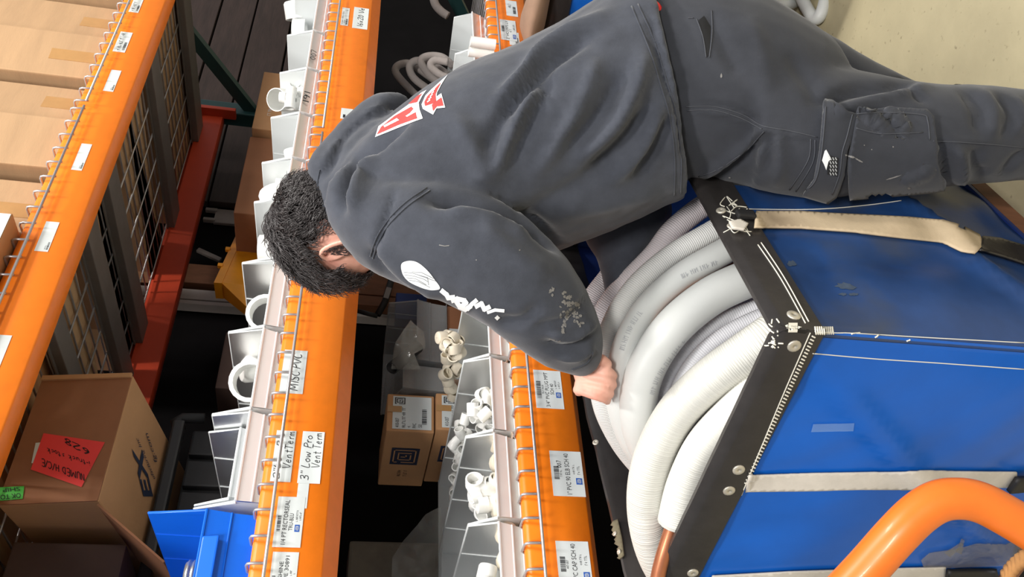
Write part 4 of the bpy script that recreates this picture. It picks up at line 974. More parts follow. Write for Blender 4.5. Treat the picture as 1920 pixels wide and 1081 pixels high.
decal('torn_webbing', [[(1366, 424), (1385, 420), (1400, 428), (1392, 440), (1372, 436)]], tr_all, m_web, cart, .006, 5, -.004)
stainm = M('brown_stain', (58, 72, 92), .6, var=.25, vs=60)
decals('stain', [blob(1484, 494, 11, 6), blob(1584, 537, 20, 7, .1), blob(1600, 552, 9, 3), blob(1580, 552, 8, 3)], tr_all, stainm, cart, .0008, 5)
# tag on the back rim
decal('buckle_tab', [[(1143, 984), (1160, 976), (1168, 1012), (1172, 1044), (1160, 1054), (1149, 1040)]], tr_band, M('olive_webbing', (104, 96, 76), .9, var=.2), cart, .004, 6, -.003)
for px, py in ((1153, 1000), (1161, 1034)): rivet(px, py, bvh_of([o for o in cart.children if o.name.startswith('buckle')]) if True else tr_band, cart, .005)
l, n_ = hit(1163, 1053, tr_all)
if l is not None:
    mb = MB(); e1 = n_.orthogonal().normalized(); e2 = n_.cross(e1)
    mb.tube([l + n_ * .006 + (e1 * math.cos(a) + e2 * math.sin(a)) * .010 for a in np.linspace(0, 6.283, 17)[:-1]], .0017, 6, closed=True); mb.build('brass_ring', m_copper, cart, True)
# rope tied at the front lower corner
t = thing('rope', 'brown twisted rope end at the lower edge of the blue bag', 'rope', R(1905, 1065, 1.02))
for s in (0, 1):
    Q = pxpath([(1884, 1085, 1.03), (1898, 1064, 1.02), (1916, 1048, 1.01), (1945, 1040, 1.0), (1990, 1050, 1.0)], 10); mb = MB()
    mb.tube([q + EZ_ * .0045 * math.cos(k * .8 + 3.14 * s) + EY_ * .0045 * math.sin(k * .8 + 3.14 * s) for k, q in enumerate(Q)], .0055, 8); mb.build('strand', m_rope, t, True)
# a second bag cart beyond the person
c2 = Vector((2.16, 1.02, 0)); 
cart2, PAN2, BAND2, CP2 = bag_cart('canvas_bag_cart', 'second blue bag cart with black rim, mostly hidden behind the back of the hoodie', Vector((2.46, 1.06, Z(-.53))), Vector((.974, .227, 0)), Vector((-.227, .974, 0)), .75, .40, Z(-.53), Z(-.53))
tb2 = bvh_of(BAND2); rivet(1020, 46, tb2, cart2, .012)
mb = MB(); 
t = thing('tan_canvas_sack', 'tan canvas sack slumped between the bottom beam and the second cart', 'sack', (2.32, 1.33, 0))
mb = MB(); loft(mb, [((988, 95), (1000, 90), 2.62, .05), ((975, 40), (1018, 60), 2.62, .1), ((990, -10), (1030, 5), 2.65, .12), ((1000, -60), (1040, -50), 2.68, .1)], 4, 20)
o = mb.build('sack_body', m_tan, t, True)
# ---------------------------------------------------------------- tubing in the bag
def hose(name, P, r, mat, label, group=None, k=8, n=16, cat='tube', endcap=True):
    mb = MB(); pts = pxpath(P, k); mb.tube(pts, r, n)
    return tag(mb.build(name, mat, smooth=True), label, cat, group), pts
# thick foam loops by the near corner
t, _ = hose('foam_line_set', [(1500, 585, 1.34), (1455, 622, 1.29), (1395, 664, 1.295), (1330, 712, 1.315), (1268, 775, 1.345), (1228, 850, 1.375), (1212, 925, 1.405), (1218, 1000, 1.435), (1246, 1070, 1.475), (1300, 1135, 1.52), (1380, 1180, 1.55)], .0325, m_hose, 'thickest white foam tube arching from the near rim corner')
t, _ = hose('foam_line_set', [(1500, 660, 1.33), (1434, 722, 1.285), (1372, 778, 1.295), (1318, 838, 1.32), (1284, 908, 1.352), (1266, 980, 1.374)], .029, m_hose, 'cut white foam tube with a bare copper end by the near rim')
mb = MB(); mb.tube(pxpath([(1274, 945, 1.362), (1256, 1000, 1.37), (1242, 1045, 1.372), (1232, 1090, 1.376), (1226, 1150, 1.38)]), .0118, 14); mb.build('copper_end', m_copper, t, True)
hose('foam_line_set', [(1490, 640, 1.42), (1420, 700, 1.385), (1350, 752, 1.39), (1290, 815, 1.41), (1262, 880, 1.435), (1258, 950, 1.46), (1280, 1030, 1.5), (1330, 1100, 1.53)], .024, m_hose, 'white foam tube between the thickest one and the cut one')
# the stood-up coils the hand is holding
G = 'white tubes of the coil under the hand'
hose('ribbed_drain_hose', [(1420, 380, 1.50), (1345, 428, 1.475), (1260, 478, 1.465), (1190, 540, 1.455), (1148, 610, 1.445), (1128, 690, 1.435), (1132, 760, 1.46), (1165, 830, 1.51), (1215, 890, 1.56), (1280, 950, 1.60)], .019, m_hose2, 'ribbed white hose on the outside of the coil, gripped by the hand')
hose('smooth_tube', [(1440, 425, 1.475), (1360, 470, 1.445), (1275, 520, 1.43), (1208, 585, 1.415), (1170, 660, 1.405), (1160, 740, 1.43), (1180, 815, 1.475), (1225, 880, 1.53), (1290, 930, 1.58)], .0228, m_hose3, 'smooth white tube printed with grey marks, next to the gripped hose')
hose('smooth_tube', [(1470, 500, 1.43), (1395, 525, 1.40), (1325, 560, 1.385), (1258, 618, 1.37), (1212, 690, 1.38), (1196, 765, 1.41), (1212, 835, 1.465), (1260, 900, 1.52), (1330, 950, 1.56)], .0315, m_hose3, 'broad smooth white tube along the inside of the coil')
hose('copper_tube', [(1420, 480, 1.50), (1365, 500, 1.47), (1306, 540, 1.425), (1250, 588, 1.40), (1208, 650, 1.42), (1195, 720, 1.44)], .009, m_copper, 'bare copper tube showing between two white tubes of the coil')
for i, (P, r, mt, lb) in enumerate([
    ([(1480, 555, 1.42), (1425, 575, 1.425), (1350, 605, 1.43), (1285, 655, 1.435), (1245, 720, 1.44), (1240, 790, 1.44), (1270, 850, 1.45)], .0145, m_hose4, 'outermost of the thin grey ribbed hoses inside the coil'),
    ([(1490, 575, 1.39), (1435, 590, 1.395), (1370, 620, 1.40), (1312, 665, 1.405), (1272, 730, 1.41), (1262, 800, 1.41), (1290, 860, 1.42)], .0135, m_hose4, 'middle one of the thin grey ribbed hoses inside the coil'),
    ([(1490, 600, 1.35), (1440, 612, 1.355), (1382, 642, 1.36), (1335, 685, 1.365), (1302, 740, 1.37), (1296, 800, 1.38), (1320, 850, 1.4)], .0125, m_hose4, 'innermost of the thin grey ribbed hoses inside the coil'),
    ([(1470, 545, 1.47), (1400, 555, 1.48), (1320, 590, 1.49), (1262, 640, 1.50), (1225, 700, 1.50), (1222, 760, 1.50), (1262, 810, 1.49), (1330, 850, 1.5)], .018, m_hose4, 'grey ribbed hose lying deepest under the coil')]):
    hose('ribbed_drain_hose', P, r, mt, lb, 'thin grey ribbed hoses in the bag')
hose('ribbed_drain_hose', [(1390, 345, 1.56), (1320, 385, 1.55), (1262, 432, 1.54), (1225, 480, 1.54), (1150, 560, 1.55), (1110, 640, 1.56), (1105, 720, 1.57)], .021, m_hose5, 'soiled mauve ribbed hose at the back of the coil')
hose('ribbed_drain_hose', [(1180, 470, 1.66), (1140, 520, 1.66), (1105, 570, 1.66), (1085, 640, 1.66)], .020, m_hose5, 'soiled brown ribbed hose seen under the right sleeve')
tr_h = bvh_of([o for o in COL.objects if o.type == 'MESH' and o.name.startswith('smooth_tube')])
sm = [o for o in COL.objects if o.name.startswith('smooth_tube')]
gm = M('grey_stamped_marks', (176, 178, 180), .7)
def stamped(o, P, hgt, n):
    Q = catmull([np.array(q, float) for q in P], 20); out = []
    for i in range(n):
        k = int((len(Q) - 2) * i / n); a = Q[k]; t = Q[k + 1] - a; t = t / np.linalg.norm(t); nn = np.array((-t[1], t[0])) * hgt
        if i % 5 == 4: continue
        out += strokepoly([a - nn * .5, a + nn * .5], 1.3)
        if i % 2: out += strokepoly([a + nn * RB.uniform(-.5, .5), a + t * 3.2 + nn * RB.uniform(-.5, .5)], 1.2)
    o_ = decal('stamped_marks', out, tr_h, gm, o, .0008, 5); o_['kind'] = 'stuff'
stamped(sm[0], [(1166, 655), (1174, 632), (1186, 606), (1202, 584)], 9, 22)
stamped(sm[0], [(1278, 518), (1300, 508), (1322, 499), (1346, 491)], 8, 18)
stamped(sm[1], [(1222, 738), (1230, 712), (1243, 690), (1262, 664), (1286, 638)], 8, 26)
# second cart's white hoses and the hose loops on the floor
hose('white_hose', [(1010, -60, 2.95), (1075, -20, 2.85), (1110, 15, 2.82), (1180, 15, 2.78), (1260, -20, 2.75)], .042, m_hose3, 'white hose drooping over the second blue cart')
hose('white_hose', [(1040, -70, 3.0), (1130, -25, 2.9), (1180, 0, 2.85), (1300, -30, 2.85)], .040, m_hose3, 'upper white hose lying across the second blue cart')
for i, (P, lb) in enumerate([([(1300, -70, 3.35), (1350, -10, 3.25), (1400, 12, 3.2), (1440, -10, 3.3), (1455, -60, 3.4)], 'white hose loop on the floor just above the hip'), ([(1370, -80, 3.3), (1415, -20, 3.22), (1462, 8, 3.15), (1500, -5, 3.2), (1515, -60, 3.3)], 'white hose loop next to it on the concrete'), ([(1470, -90, 3.2), (1500, -10, 3.12), (1528, 35, 3.02), (1545, 10, 3.0), (1555, -60, 3.1)], 'last white hose loop on the concrete, farthest from the cart')]):
    hose('white_hose', P, .022, m_hose3, lb)

# ---------------------------------------------------------------- orange tube handle close to the camera
t = thing('cart_handle', 'bent orange enamelled tube handle in the foreground corner', 'handle', R(1700, 1150, .78) * 1.0)
pts = pxpath([(1380, 1330, .80), (1470, 1225, .77), (1545, 1148, .76), (1620, 1070, .755), (1680, 1003, .75), (1722, 962, .75), (1760, 939, .75), (1800, 934, .75), (1840, 942, .75), (1885, 965, .75), (1940, 998, .75), (2010, 1042, .75), (2120, 1110, .76), (2230, 1180, .78)], 8)
mb = MB(); mb.tube(pts, .0182, 24); mb.build('bent_tube', m_handle, t, True)
for q in (pts[0], pts[-1]):
    mb = MB(); mb.tube([q, Vector((q.x - .03, q.y - .02, q.z - .2)), Vector((q.x - .05, q.y - .03, .03))], .0182, 16); mb.build('upright_tube', m_handle, t, True)
q = (pts[0] + pts[-1]) / 2; mb = MB(); mb.box((q.x - .06, q.y - .03, .03), (.5, .4, .03), bev=.006); mb.build('base_plate', m_black, t)
# ---------------------------------------------------------------- the person bending over the cart
person = thing('person', 'person in black hoodie and work trousers bending over the cart, hand on white tubes', 'person', (1.15, .78, 0))
EX = Vector((-0.05892412, -0.19084645, -0.97984977)); EY = Vector((-0.75829253, 0.64693711, -0.08040408)); EZ = Vector((DX[2], DY[2], DZ[2]))
def cv(a, b, c): return (EX * a + EY * b + EZ * c).normalized()
def S(x1, y1, x2, y2, d, h): return ((x1, y1), (x2, y2), d, h)
torso = [S(1202, -40, 1286, 372, 1.45, .165), S(1130, -5, 1236, 392, 1.455, .17), S(1040, 52, 1165, 425, 1.46, .178), S(960, 92, 1070, 462, 1.465, .185), S(880, 122, 975, 500, 1.47, .19), S(810, 162, 872, 522, 1.47, .19), S(745, 215, 782, 522, 1.47, .18), S(690, 268, 712, 500, 1.475, .13), S(655, 330, 672, 462, 1.485, .085), S(640, 365, 648, 448, 1.49, .06)]
armL = [S(700, 300, 662, 455, 1.40, .08), S(760, 330, 698, 506, 1.355, .088), S(850, 345, 758, 536, 1.315, .086), S(945, 375, 842, 572, 1.295, .082), S(1010, 425, 915, 612, 1.295, .077), S(1062, 490, 972, 652, 1.31, .070), S(1100, 560, 1022, 684, 1.335, .060), S(1116, 615, 1052, 692, 1.36, .048), S(1114, 652, 1066, 694, 1.378, .038)]
armR = [S(960, 150, 900, 330, 1.60, .08), S(1100, 230, 1010, 360, 1.66, .08), S(1220, 330, 1090, 420, 1.66, .072), S(1262, 385, 1098, 452, 1.62, .064), S(1238, 440, 1118, 486, 1.60, .055), S(1190, 520, 1133, 545, 1.58, .045), S(1168, 570, 1140, 590, 1.57, .036)]
mb = MB(); loft(mb, torso); loft(mb, armL); loft(mb, armR)
# the hood thrown back in a rolled heap round the neck
loft(mb, [S(600, 345, 632, 392, 1.42, .03), S(575, 315, 640, 335, 1.45, .035), S(606, 272, 668, 300, 1.49, .04), S(648, 228, 706, 262, 1.52, .05), S(690, 192, 748, 232, 1.54, .05), S(738, 190, 775, 215, 1.56, .035)], 5)
loft(mb, [S(612, 372, 652, 440, 1.40, .03), S(600, 345, 662, 385, 1.42, .035), S(625, 300, 690, 335, 1.45, .04), S(668, 252, 730, 290, 1.48, .04), S(712, 216, 770, 240, 1.51, .035)], 5)
hm = skin(mb, 'hoodie', .0075, 5, m_hood)
FO = [  # pixel line, height, width
 ([(800, 372), (860, 374), (930, 388), (1000, 420), (1052, 462)], -.022, 14), ([(836, 395), (920, 402), (1000, 440)], .010, 16),
 ([(925, 195), (975, 150), (1010, 105), (1060, 70), (1140, 25)], .013, 12), ([(950, 212), (1000, 152), (1040, 110), (1110, 68)], -.011, 12),
 ([(925, 330), (955, 270), (985, 205), (1015, 165)], .012, 14), ([(905, 290), (940, 225), (965, 190)], -.007, 13), ([(952, 310), (1000, 210), (1035, 145)], -.009, 13),
 ([(1085, 300), (1150, 240), (1190, 170), (1212, 100)], .012, 15), ([(1060, 280), (1120, 215), (1165, 140)], -.010, 15), ([(1110, 320), (1170, 262), (1222, 190)], -.010, 14),
 ([(1000, 330), (1060, 250), (1100, 170), (1120, 110)], .009, 16), ([(1150, 335), (1205, 275), (1240, 200)], .010, 14), ([(1190, 335), (1230, 270), (1256, 215)], -.008, 11),
 ([(960, 420), (1080, 350), (1160, 300)], -.007, 18), ([(1040, 400), (1140, 380), (1240, 355)], .007, 18), ([(850, 215), (900, 300), (905, 350)], .007, 20),
 ([(1018, 640), (1060, 655), (1112, 628)], -.008, 7), ([(1030, 622), (1075, 632), (1116, 600)], .007, 8), ([(1046, 668), (1085, 668), (1114, 650)], .006, 7), ([(1000, 612), (1060, 600), (1105, 560)], -.006, 9),
 ([(930, 602), (980, 600), (1010, 570)], -.006, 10), ([(895, 420), (960, 470), (1030, 520)], .006, 18), ([(740, 360), (720, 420), (700, 480)], -.005, 6), ([(700, 450), (760, 520), (830, 560)], .006, 12), ([(690, 470), (730, 520), (790, 550)], -.006, 8),
 ([(1215, 20), (1246, 140), (1279, 220), (1290, 330)], -.006, 9), ([(770, 212), (715, 258), (676, 300), (650, 345), (640, 400)], -.016, 11), ([(722, 198), (662, 246), (606, 312)], .009, 10), ([(742, 200), (690, 226), (645, 268), (606, 335)], -.008, 8), ([(700, 285), (676, 335), (664, 400)], .012, 14)]
folds(hm, [(a, b * 1.65, c) for a, b, c in FO], lump=.004, ls=8, fine=.0012, fs=45)
hoodie = link('hoodie', hm, person)
# trousers
pel = [S(1170, -35, 1222, 335, 1.47, .145), S(1290, -35, 1308, 338, 1.465, .165), S(1390, -10, 1395, 352, 1.465, .165), S(1460, 28, 1465, 362, 1.47, .15), S(1530, 72, 1530, 345, 1.48, .12)]
legL = [S(1400, 70, 1410, 352, 1.41, .11), S(1500, 112, 1510, 371, 1.40, .11), S(1560, 128, 1570, 369, 1.40, .106), S(1630, 140, 1640, 358, 1.395, .10), S(1700, 154, 1710, 354, 1.39, .097), S(1760, 160, 1770, 350, 1.39, .092), S(1800, 160, 1808, 346, 1.395, .088), S(1870, 165, 1880, 342, 1.405, .085), S(1960, 175, 1962, 336, 1.42, .082), S(2150, 200, 2150, 335, 1.44, .07), S(2330, 215, 2330, 335, 1.45, .065), S(2470, 215, 2470, 340, 1.45, .065)]
legR = [S(1400, 0, 1400, 220, 1.55, .10), S(1500, 48, 1490, 240, 1.56, .10), S(1580, 98, 1580, 265, 1.57, .10), S(1650, 132, 1650, 280, 1.575, .095), S(1740, 172, 1740, 300, 1.58, .09), S(1860, 188, 1860, 300, 1.59, .082), S(2000, 200, 2000, 300, 1.60, .078), S(2150, 205, 2150, 300, 1.61, .066), S(2400, 200, 2400, 300, 1.62, .06)]
mb = MB(); loft(mb, pel); loft(mb, legL); loft(mb, legR)
tm = skin(mb, 'trousers', .0075, 4, m_trous)
TF = [([(1312, 330), (1350, 310), (1395, 275), (1432, 242)], .010, 8), ([(1322, 345), (1380, 305), (1438, 250)], -.007, 7), ([(1300, 208), (1370, 215), (1425, 240), (1530, 258)], .004, 4), ([(1300, 196), (1372, 203), (1430, 232)], -.004, 5), ([(1440, 250), (1440, 300), (1415, 340)], -.006, 9), ([(1455, 250), (1465, 300), (1455, 350)], .006, 10),
 ([(1540, 195), (1600, 172), (1660, 165), (1720, 150)], -.014, 11), ([(1560, 210), (1640, 185), (1740, 158)], .008, 12), ([(1480, 100), (1520, 160), (1535, 200)], -.006, 16), ([(1610, 215), (1640, 232), (1660, 248)], .006, 6), ([(1655, 214), (1680, 232), (1695, 248)], .006, 6), ([(1815, 168), (1840, 205), (1838, 255)], -.006, 6), ([(1700, 158), (1712, 175), (1735, 190)], -.006, 6), ([(1905, 180), (1918, 215), (1905, 250)], .006, 7), ([(1760, 262), (1775, 300), (1768, 345)], -.009, 8), ([(1790, 270), (1805, 310), (1800, 345)], .010, 12), ([(1835, 275), (1830, 310), (1850, 330)], -.008, 12), ([(1880, 330), (1900, 300), (1925, 285)], -.007, 8),
 ([(1800, 165), (1825, 205), (1830, 245)], -.006, 8), ([(1840, 168), (1862, 205), (1860, 260)], .006, 9), ([(1870, 172), (1895, 215), (1880, 260)], -.006, 8), ([(1760, 262), (1850, 266), (1925, 276)], .003, 4), ([(1690, 330), (1720, 320), (1740, 310)], .006, 7), ([(1330, 20), (1360, 90), (1390, 140)], -.005, 16), ([(1400, 30), (1430, 110), (1440, 180)], .005, 20)]
folds(tm, [(a, b * 1.3, c) for a, b, c in TF], lump=.003, ls=9, fine=.0007, fs=40)
trousers = link('trousers', tm, person)
# the body inside the clothes: one continuous skin with head, neck, hands and feet
mb = MB()
def shrink(secs, k, kh):
    out = []
    for a, b, d, h in secs:
        mx, my = (a[0] + b[0]) / 2, (a[1] + b[1]) / 2
        out.append(((mx + (a[0] - mx) * k, my + (a[1] - my) * k), (mx + (b[0] - mx) * k, my + (b[1] - my) * k), d, h * kh))
    return out
loft(mb, shrink(torso[:-2], .78, .75), 3, 20); loft(mb, shrink(armL, .66, .66), 3, 16); loft(mb, shrink(armR, .62, .62), 3, 16)
loft(mb, shrink(pel, .8, .8), 3, 20); loft(mb, shrink(legL, .72, .72), 3, 16); loft(mb, shrink(legR, .72, .72), 3, 16)
HC = R(634, 425, 1.495)                       # middle of the skull
Uh = cv(-.80, .40, .40); Fh = cv(.46, .76, .46); Fh = (Fh - Uh * Fh.dot(Uh)).normalized(); Lh = Uh.cross(Fh).normalized()
def HP(f, u, l): return HC + Fh * f + Uh * u + Lh * l
ball(mb, HP(0, .008, 0), (Fh * .096, Uh * .092, Lh * .076))
ball(mb, HP(.020, -.050, 0), (Fh * .074, Uh * .072, Lh * .064))
ball(mb, HP(.050, -.088, 0), (Fh * .042, Uh * .032, Lh * .040))                # chin and jaw
for s in (-1, 1): ball(mb, HP(.025, -.075, s * .030), (Fh * .050, Uh * .030, Lh * .030))
ball(mb, HP(.098, -.022, 0), (Fh * .018, Uh * .028, Lh * .012)); ball(mb, HP(.104, -.038, 0), (Fh * .016, Uh * .012, Lh * .015))     # nose
ball(mb, HP(.082, .018, 0), (Fh * .018, Uh * .012, Lh * .046))               # brow
ball(mb, HP(.084, -.066, 0), (Fh * .014, Uh * .006, Lh * .022)); ball(mb, HP(.082, -.077, 0), (Fh * .013, Uh * .006, Lh * .019))     # lips
for s in (-1, 1):                            # ears: a flat shell with a raised rim and a lobe
    eo = HP(.010, -.026, s * .075); ef = (Fh * .98 + Lh * s * -.14).normalized(); eu = Uh; el = Lh * s
    ball(mb, eo + el * .002, (ef * .014, eu * .028, el * .006))
    for a in np.linspace(-2.6, 3.0, 34):
        q = eo - ef * (.002 + .017 * math.cos(a) * (.85 + .25 * math.sin(a))) + eu * (.033 * math.sin(a)) + el * (.009 + .006 * math.cos(a) * (a > -1.6))
        r = .0048 if abs(a) < 2.2 else .0040
        ball(mb, q, (ef * r, eu * r, el * r * .8))
    ball(mb, eo - ef * .001 - eu * .033 + el * .006, (ef * .010, eu * .010, el * .005))
    ball(mb, eo + ef * .012 - eu * .004 + el * .006, (ef * .005, eu * .009, el * .004))
neck = [S(625, 385, 640, 458, 1.495, .05), S(655, 385, 668, 470, 1.49, .055), S(700, 380, 712, 475, 1.485, .06)]
loft(mb, neck, 4, 20)
# left hand: palm and five fingers closing on the ribbed hose
def chain(P, r0, r1):
    pts = [Vector(p) for p in P]; C_ = [Vector(q) for q in catmull([tuple(p) for p in pts], 4)]; n = len(C_)
    for i, c in enumerate(C_):
        r = r0 + (r1 - r0) * i / (n - 1); ball(mb, c, (Vector((r, 0, 0)), Vector((0, r, 0)), Vector((0, 0, r))))
loft(mb, [S(1107, 650, 1068, 688, 1.385, .022), S(1118, 672, 1078, 712, 1.392, .020), S(1118, 688, 1076, 726, 1.392, .0155), S(1114, 704, 1078, 740, 1.392, .0135), S(1106, 714, 1086, 742, 1.394, .010)], 4, 18)
KN = [((1117, 690, 1.371), (1137, 694, 1.365), (1149, 703, 1.378), (1148, 708, 1.404)),
      ((1114, 706, 1.369), (1138, 711, 1.363), (1149, 720, 1.377), (1147, 725, 1.404)),
      ((1106, 723, 1.371), (1131, 729, 1.365), (1144, 737, 1.377), (1142, 742, 1.402)),
      ((1095, 734, 1.375), (1116, 742, 1.367), (1133, 748, 1.375), (1139, 752, 1.396))]
for i, kn in enumerate(KN): chain([R(1092 - 3 * i, 700 + 10 * i, 1.386)] + [R(*q) for q in kn], .0090 - .0003 * i, .0070 - .0003 * i)
chain([R(1094, 682, 1.382), R(1110, 672, 1.366), R(1126, 673, 1.357), R(1139, 682, 1.362)], .0115, .0078)
# right hand, out of sight behind the tubes
loft(mb, [S(1168, 568, 1146, 586, 1.575, .018), S(1162, 600, 1138, 620, 1.575, .016), S(1158, 625, 1132, 640, 1.575, .013)], 3, 14)
for i in range(4): chain([R(1156 - i * 7, 628 + i * 4, 1.575), R(1158 - i * 7, 650 + i * 4, 1.572), R(1166 - i * 7, 664 + i * 4, 1.582), R(1172 - i * 6, 666 + i * 4, 1.60)], .0095, .0075)
chain([R(1164, 600, 1.57), R(1174, 618, 1.56), R(1180, 634, 1.565)], .011, .0085)
for P in ((legL[-1], 1), (legR[-1], 1)):
    (a, b, d, h), _ = P; c = R((a[0] + b[0]) / 2, (a[1] + b[1]) / 2, d)
    fw = Vector((-.3, .95, 0)).normalized(); ball(mb, Vector((c.x, c.y, .07)) + fw * .05, (fw * .12, Vector((0, 0, .05)), fw.cross(Vector((0, 0, 1))) * .045))
    mb.tube([Vector((c.x, c.y, .05)), c], .045, 12)
bm_ = skin(mb, 'body', .0027, 2, m_skin)
body = link('body', bm_, person)
for s in (-1, 1):
    e = MB(); ball(e, HP(.069, .002, s * .032), (Fh * .0115, Uh * .0115, Lh * .0115)); e.build('eye', M('eye_white', (230, 226, 220), .2), body, True)
    e = MB(); ball(e, HP(.0775, .002, s * .032), (Fh * .005, Uh * .0055, Lh * .0055)); e.build('iris', m_black, body, True)
    e = MB(); ball(e, HP(.093, .022, s * .032), (Fh * .005, Uh * .005, Lh * .02)); e.build('eyebrow', m_hair, body, True)
for nm, sec in (('left', legL[-1]), ('right', legR[-1])):           # work boots on the floor
    a, b, d, h = sec; c = R((a[0] + b[0]) / 2, (a[1] + b[1]) / 2, d); fw = Vector((-.3, .95, 0)).normalized(); sd = fw.cross(Vector((0, 0, 1)))
    e = MB(); ball(e, Vector((c.x, c.y, .072)) + fw * .055, (fw * .15, Vector((0, 0, .062)), sd * .056)); e.tube([Vector((c.x, c.y, .06)), Vector((c.x, c.y, .2))], [.062, .066], 16)
    bo = link('boot', skin(e, 'boot', .006, 3, m_black), person)
    e = MB(); e.box(Vector((c.x, c.y, .012)) + fw * .055, (.30, .11, .022), Matrix((fw, -sd, Vector((0, 0, 1)))).transposed(), bev=.008); e.build('sole', M('boot_sole', (30, 28, 26), .8), bo)

# hair: a cap hugging the skull and thousands of short wavy locks
hb = MB()
ball(hb, HP(-.004, .012, 0), (Fh * .0985, Uh * .0935, Lh * .080))
capm = hb.mesh('hair_cap', m_scalp, True)
bm = bmesh.new(); bm.from_mesh(capm); kill = []
def hairy(p):
    q = p - HC; f, u, l = q.dot(Fh), q.dot(Uh), q.dot(Lh)
    if u > .032: return True
    if f < -.022: return u > -.075
    if f < .036: return u > .020
    return u > .006
for v in bm.verts:
    if not hairy(v.co): kill.append(v)
bmesh.ops.delete(bm, geom=kill, context='VERTS'); bm.normal_update(); bmesh.ops.solidify(bm, geom=bm.faces[:], thickness=-.004); bm.to_mesh(capm); bm.free(); setmat(capm, m_scalp)
hair = link('hair', capm, person)
rn = random.Random(11); lk = MB(); tries = 0; cnt = 0
while cnt < 8200 and tries < 50000:
    tries += 1
    d = Vector((rn.gauss(0, 1), rn.gauss(0, 1), rn.gauss(0, 1))).normalized()
    p = HP(-.006, .016, 0) + Fh * d.x * .101 + Uh * d.y * .092 + Lh * d.z * .083
    if not hairy(p): continue
    nr = (Fh * d.x / .101 + Uh * d.y / .092 + Lh * d.z / .083).normalized()
    q = p - HC; u_, f_ = q.dot(Uh), q.dot(Fh)
    top = max(0, min(1, u_ / .08)); front = max(0, min(1, (f_ - .03) / .06))
    flow = (Fh * (.9 if top > .25 else -.1) - Uh * (.15 + .9 * (1 - top)) + Vector((0, 0, -.35)))
    flow = (flow - nr * flow.dot(nr)).normalized(); side = nr.cross(flow)
    an = 1.5 * noise.noise(p * 34) + .9 * noise.noise(p * 75 + Vector((3, 1, 7)))        # locks clump and swirl together
    flow, side = flow * math.cos(an) + side * math.sin(an), side * math.cos(an) - flow * math.sin(an)
    cl = noise.noise(p * 55 + Vector((9, 2, 4)))
    ln = rn.uniform(.028, .056) * (.34 + .85 * top) * (1 - .15 * front); ph = 6 * cl + rn.uniform(-.8, .8); amp = rn.uniform(.0022, .0056) * (.5 + .7 * top); fq = rn.uniform(2.2, 3.8)
    lift = max(.10, .22 + .2 * cl + rn.uniform(-.06, .12)) * (.55 + .55 * top); pts = []; wd = rn.uniform(.00045, .0009)
    for k in range(9):
        s = k / 8
        pts.append(p + flow * (ln * s) + nr * (.004 + lift * ln * s * (1.1 - .6 * s)) + side * (amp * math.sin(ph + s * 3.14 * fq) * s ** .5) + nr * (amp * .9 * math.cos(ph + s * 3.14 * fq) * s) + Vector((0, 0, -1)) * (s * s * .008 * top))
    lk.tube(pts, [wd] * 6 + [wd * .9, wd * .7, wd * .3], 3, caps=False); cnt += 1
o = lk.build('hair_locks', m_hair, hair, True); o['kind'] = 'stuff'
st = MB(); tries = 0; cnt = 0                 # cropped sideburn and beard stubble along the jaw
tb = bvh_of([body])
while cnt < 420 and tries < 9000:
    tries += 1
    f, u = rn.uniform(-.005, .09), rn.uniform(-.105, .0)
    if not (abs((f - .012) - (-(u + .03)) * .55) < .014): continue
    for s in (-1, 1):
        o_ = HP(f, u, s * .14); l, n_, i_, dd = tb.ray_cast(o_, -Lh * s)
        if l is None: continue
        st.tube([l, l + n_ * .002 - Uh * .004, l + n_ * .003 - Uh * .008 + Fh * .002], [.0006, .0006, .0003], 3)
    cnt += 1
o = st.build('beard', m_hair, person); o['kind'] = 'stuff'

# prints, seams and pockets lying on the clothes
th = bvh_of([hoodie]); tt_ = bvh_of([trousers])
Zb = lambda P: [(680 + x / 5.405, 100 + y / 5.405) for x, y in P]
decal('back_print', [Zb([(130, 850), (165, 742), (330, 620), (470, 520), (600, 400), (650, 375), (604, 440), (572, 505), (580, 570), (612, 662), (400, 740)]), Zb([(612, 565), (600, 520), (640, 430), (700, 368), (862, 222), (800, 320), (757, 400), (752, 440), (800, 408), (838, 552), (750, 562), (715, 625), (682, 548)])], th, m_whiteprint, hoodie, .0010, 5)
decal('red_lettering', [Zb([(150, 825), (192, 752), (330, 640), (500, 545), (520, 565), (440, 600), (450, 645), (545, 600), (556, 665), (380, 722)]), Zb([(636, 540), (630, 500), (662, 440), (730, 372), (800, 300), (762, 370), (742, 420), (747, 490), (722, 512)]), Zb([(705, 528), (750, 492), (802, 452), (822, 536), (752, 545), (717, 592)]), Zb([(470, 520), (560, 440), (610, 410), (580, 450), (555, 500)])], th, m_red, hoodie, .0018, 5)
decal('print_cutouts', [Zb([(220, 742), (355, 665), (378, 682), (232, 756)]), Zb([(445, 640), (530, 585), (548, 604), (460, 648)])] + [Zb(p) for y in range(5) for p in ([(660 + y * 14, 500 - y * 28), (690 + y * 12, 478 - y * 28), (694 + y * 12, 488 - y * 28), (664 + y * 14, 510 - y * 28)],)], th, m_whiteprint, hoodie, .0026, 4)
Za = lambda P: [(740 + x / 4.504, 450 + y / 4.504) for x, y in P]
decal('sleeve_emblem', [[tuple(q) for q in catmull(Za([(55, 220), (75, 185), (140, 172), (205, 192), (280, 255), (340, 330), (385, 402), (330, 420), (270, 412), (195, 385), (120, 345), (72, 290)]), 5, True)]], th, m_whiteprint, hoodie, .0010, 5)
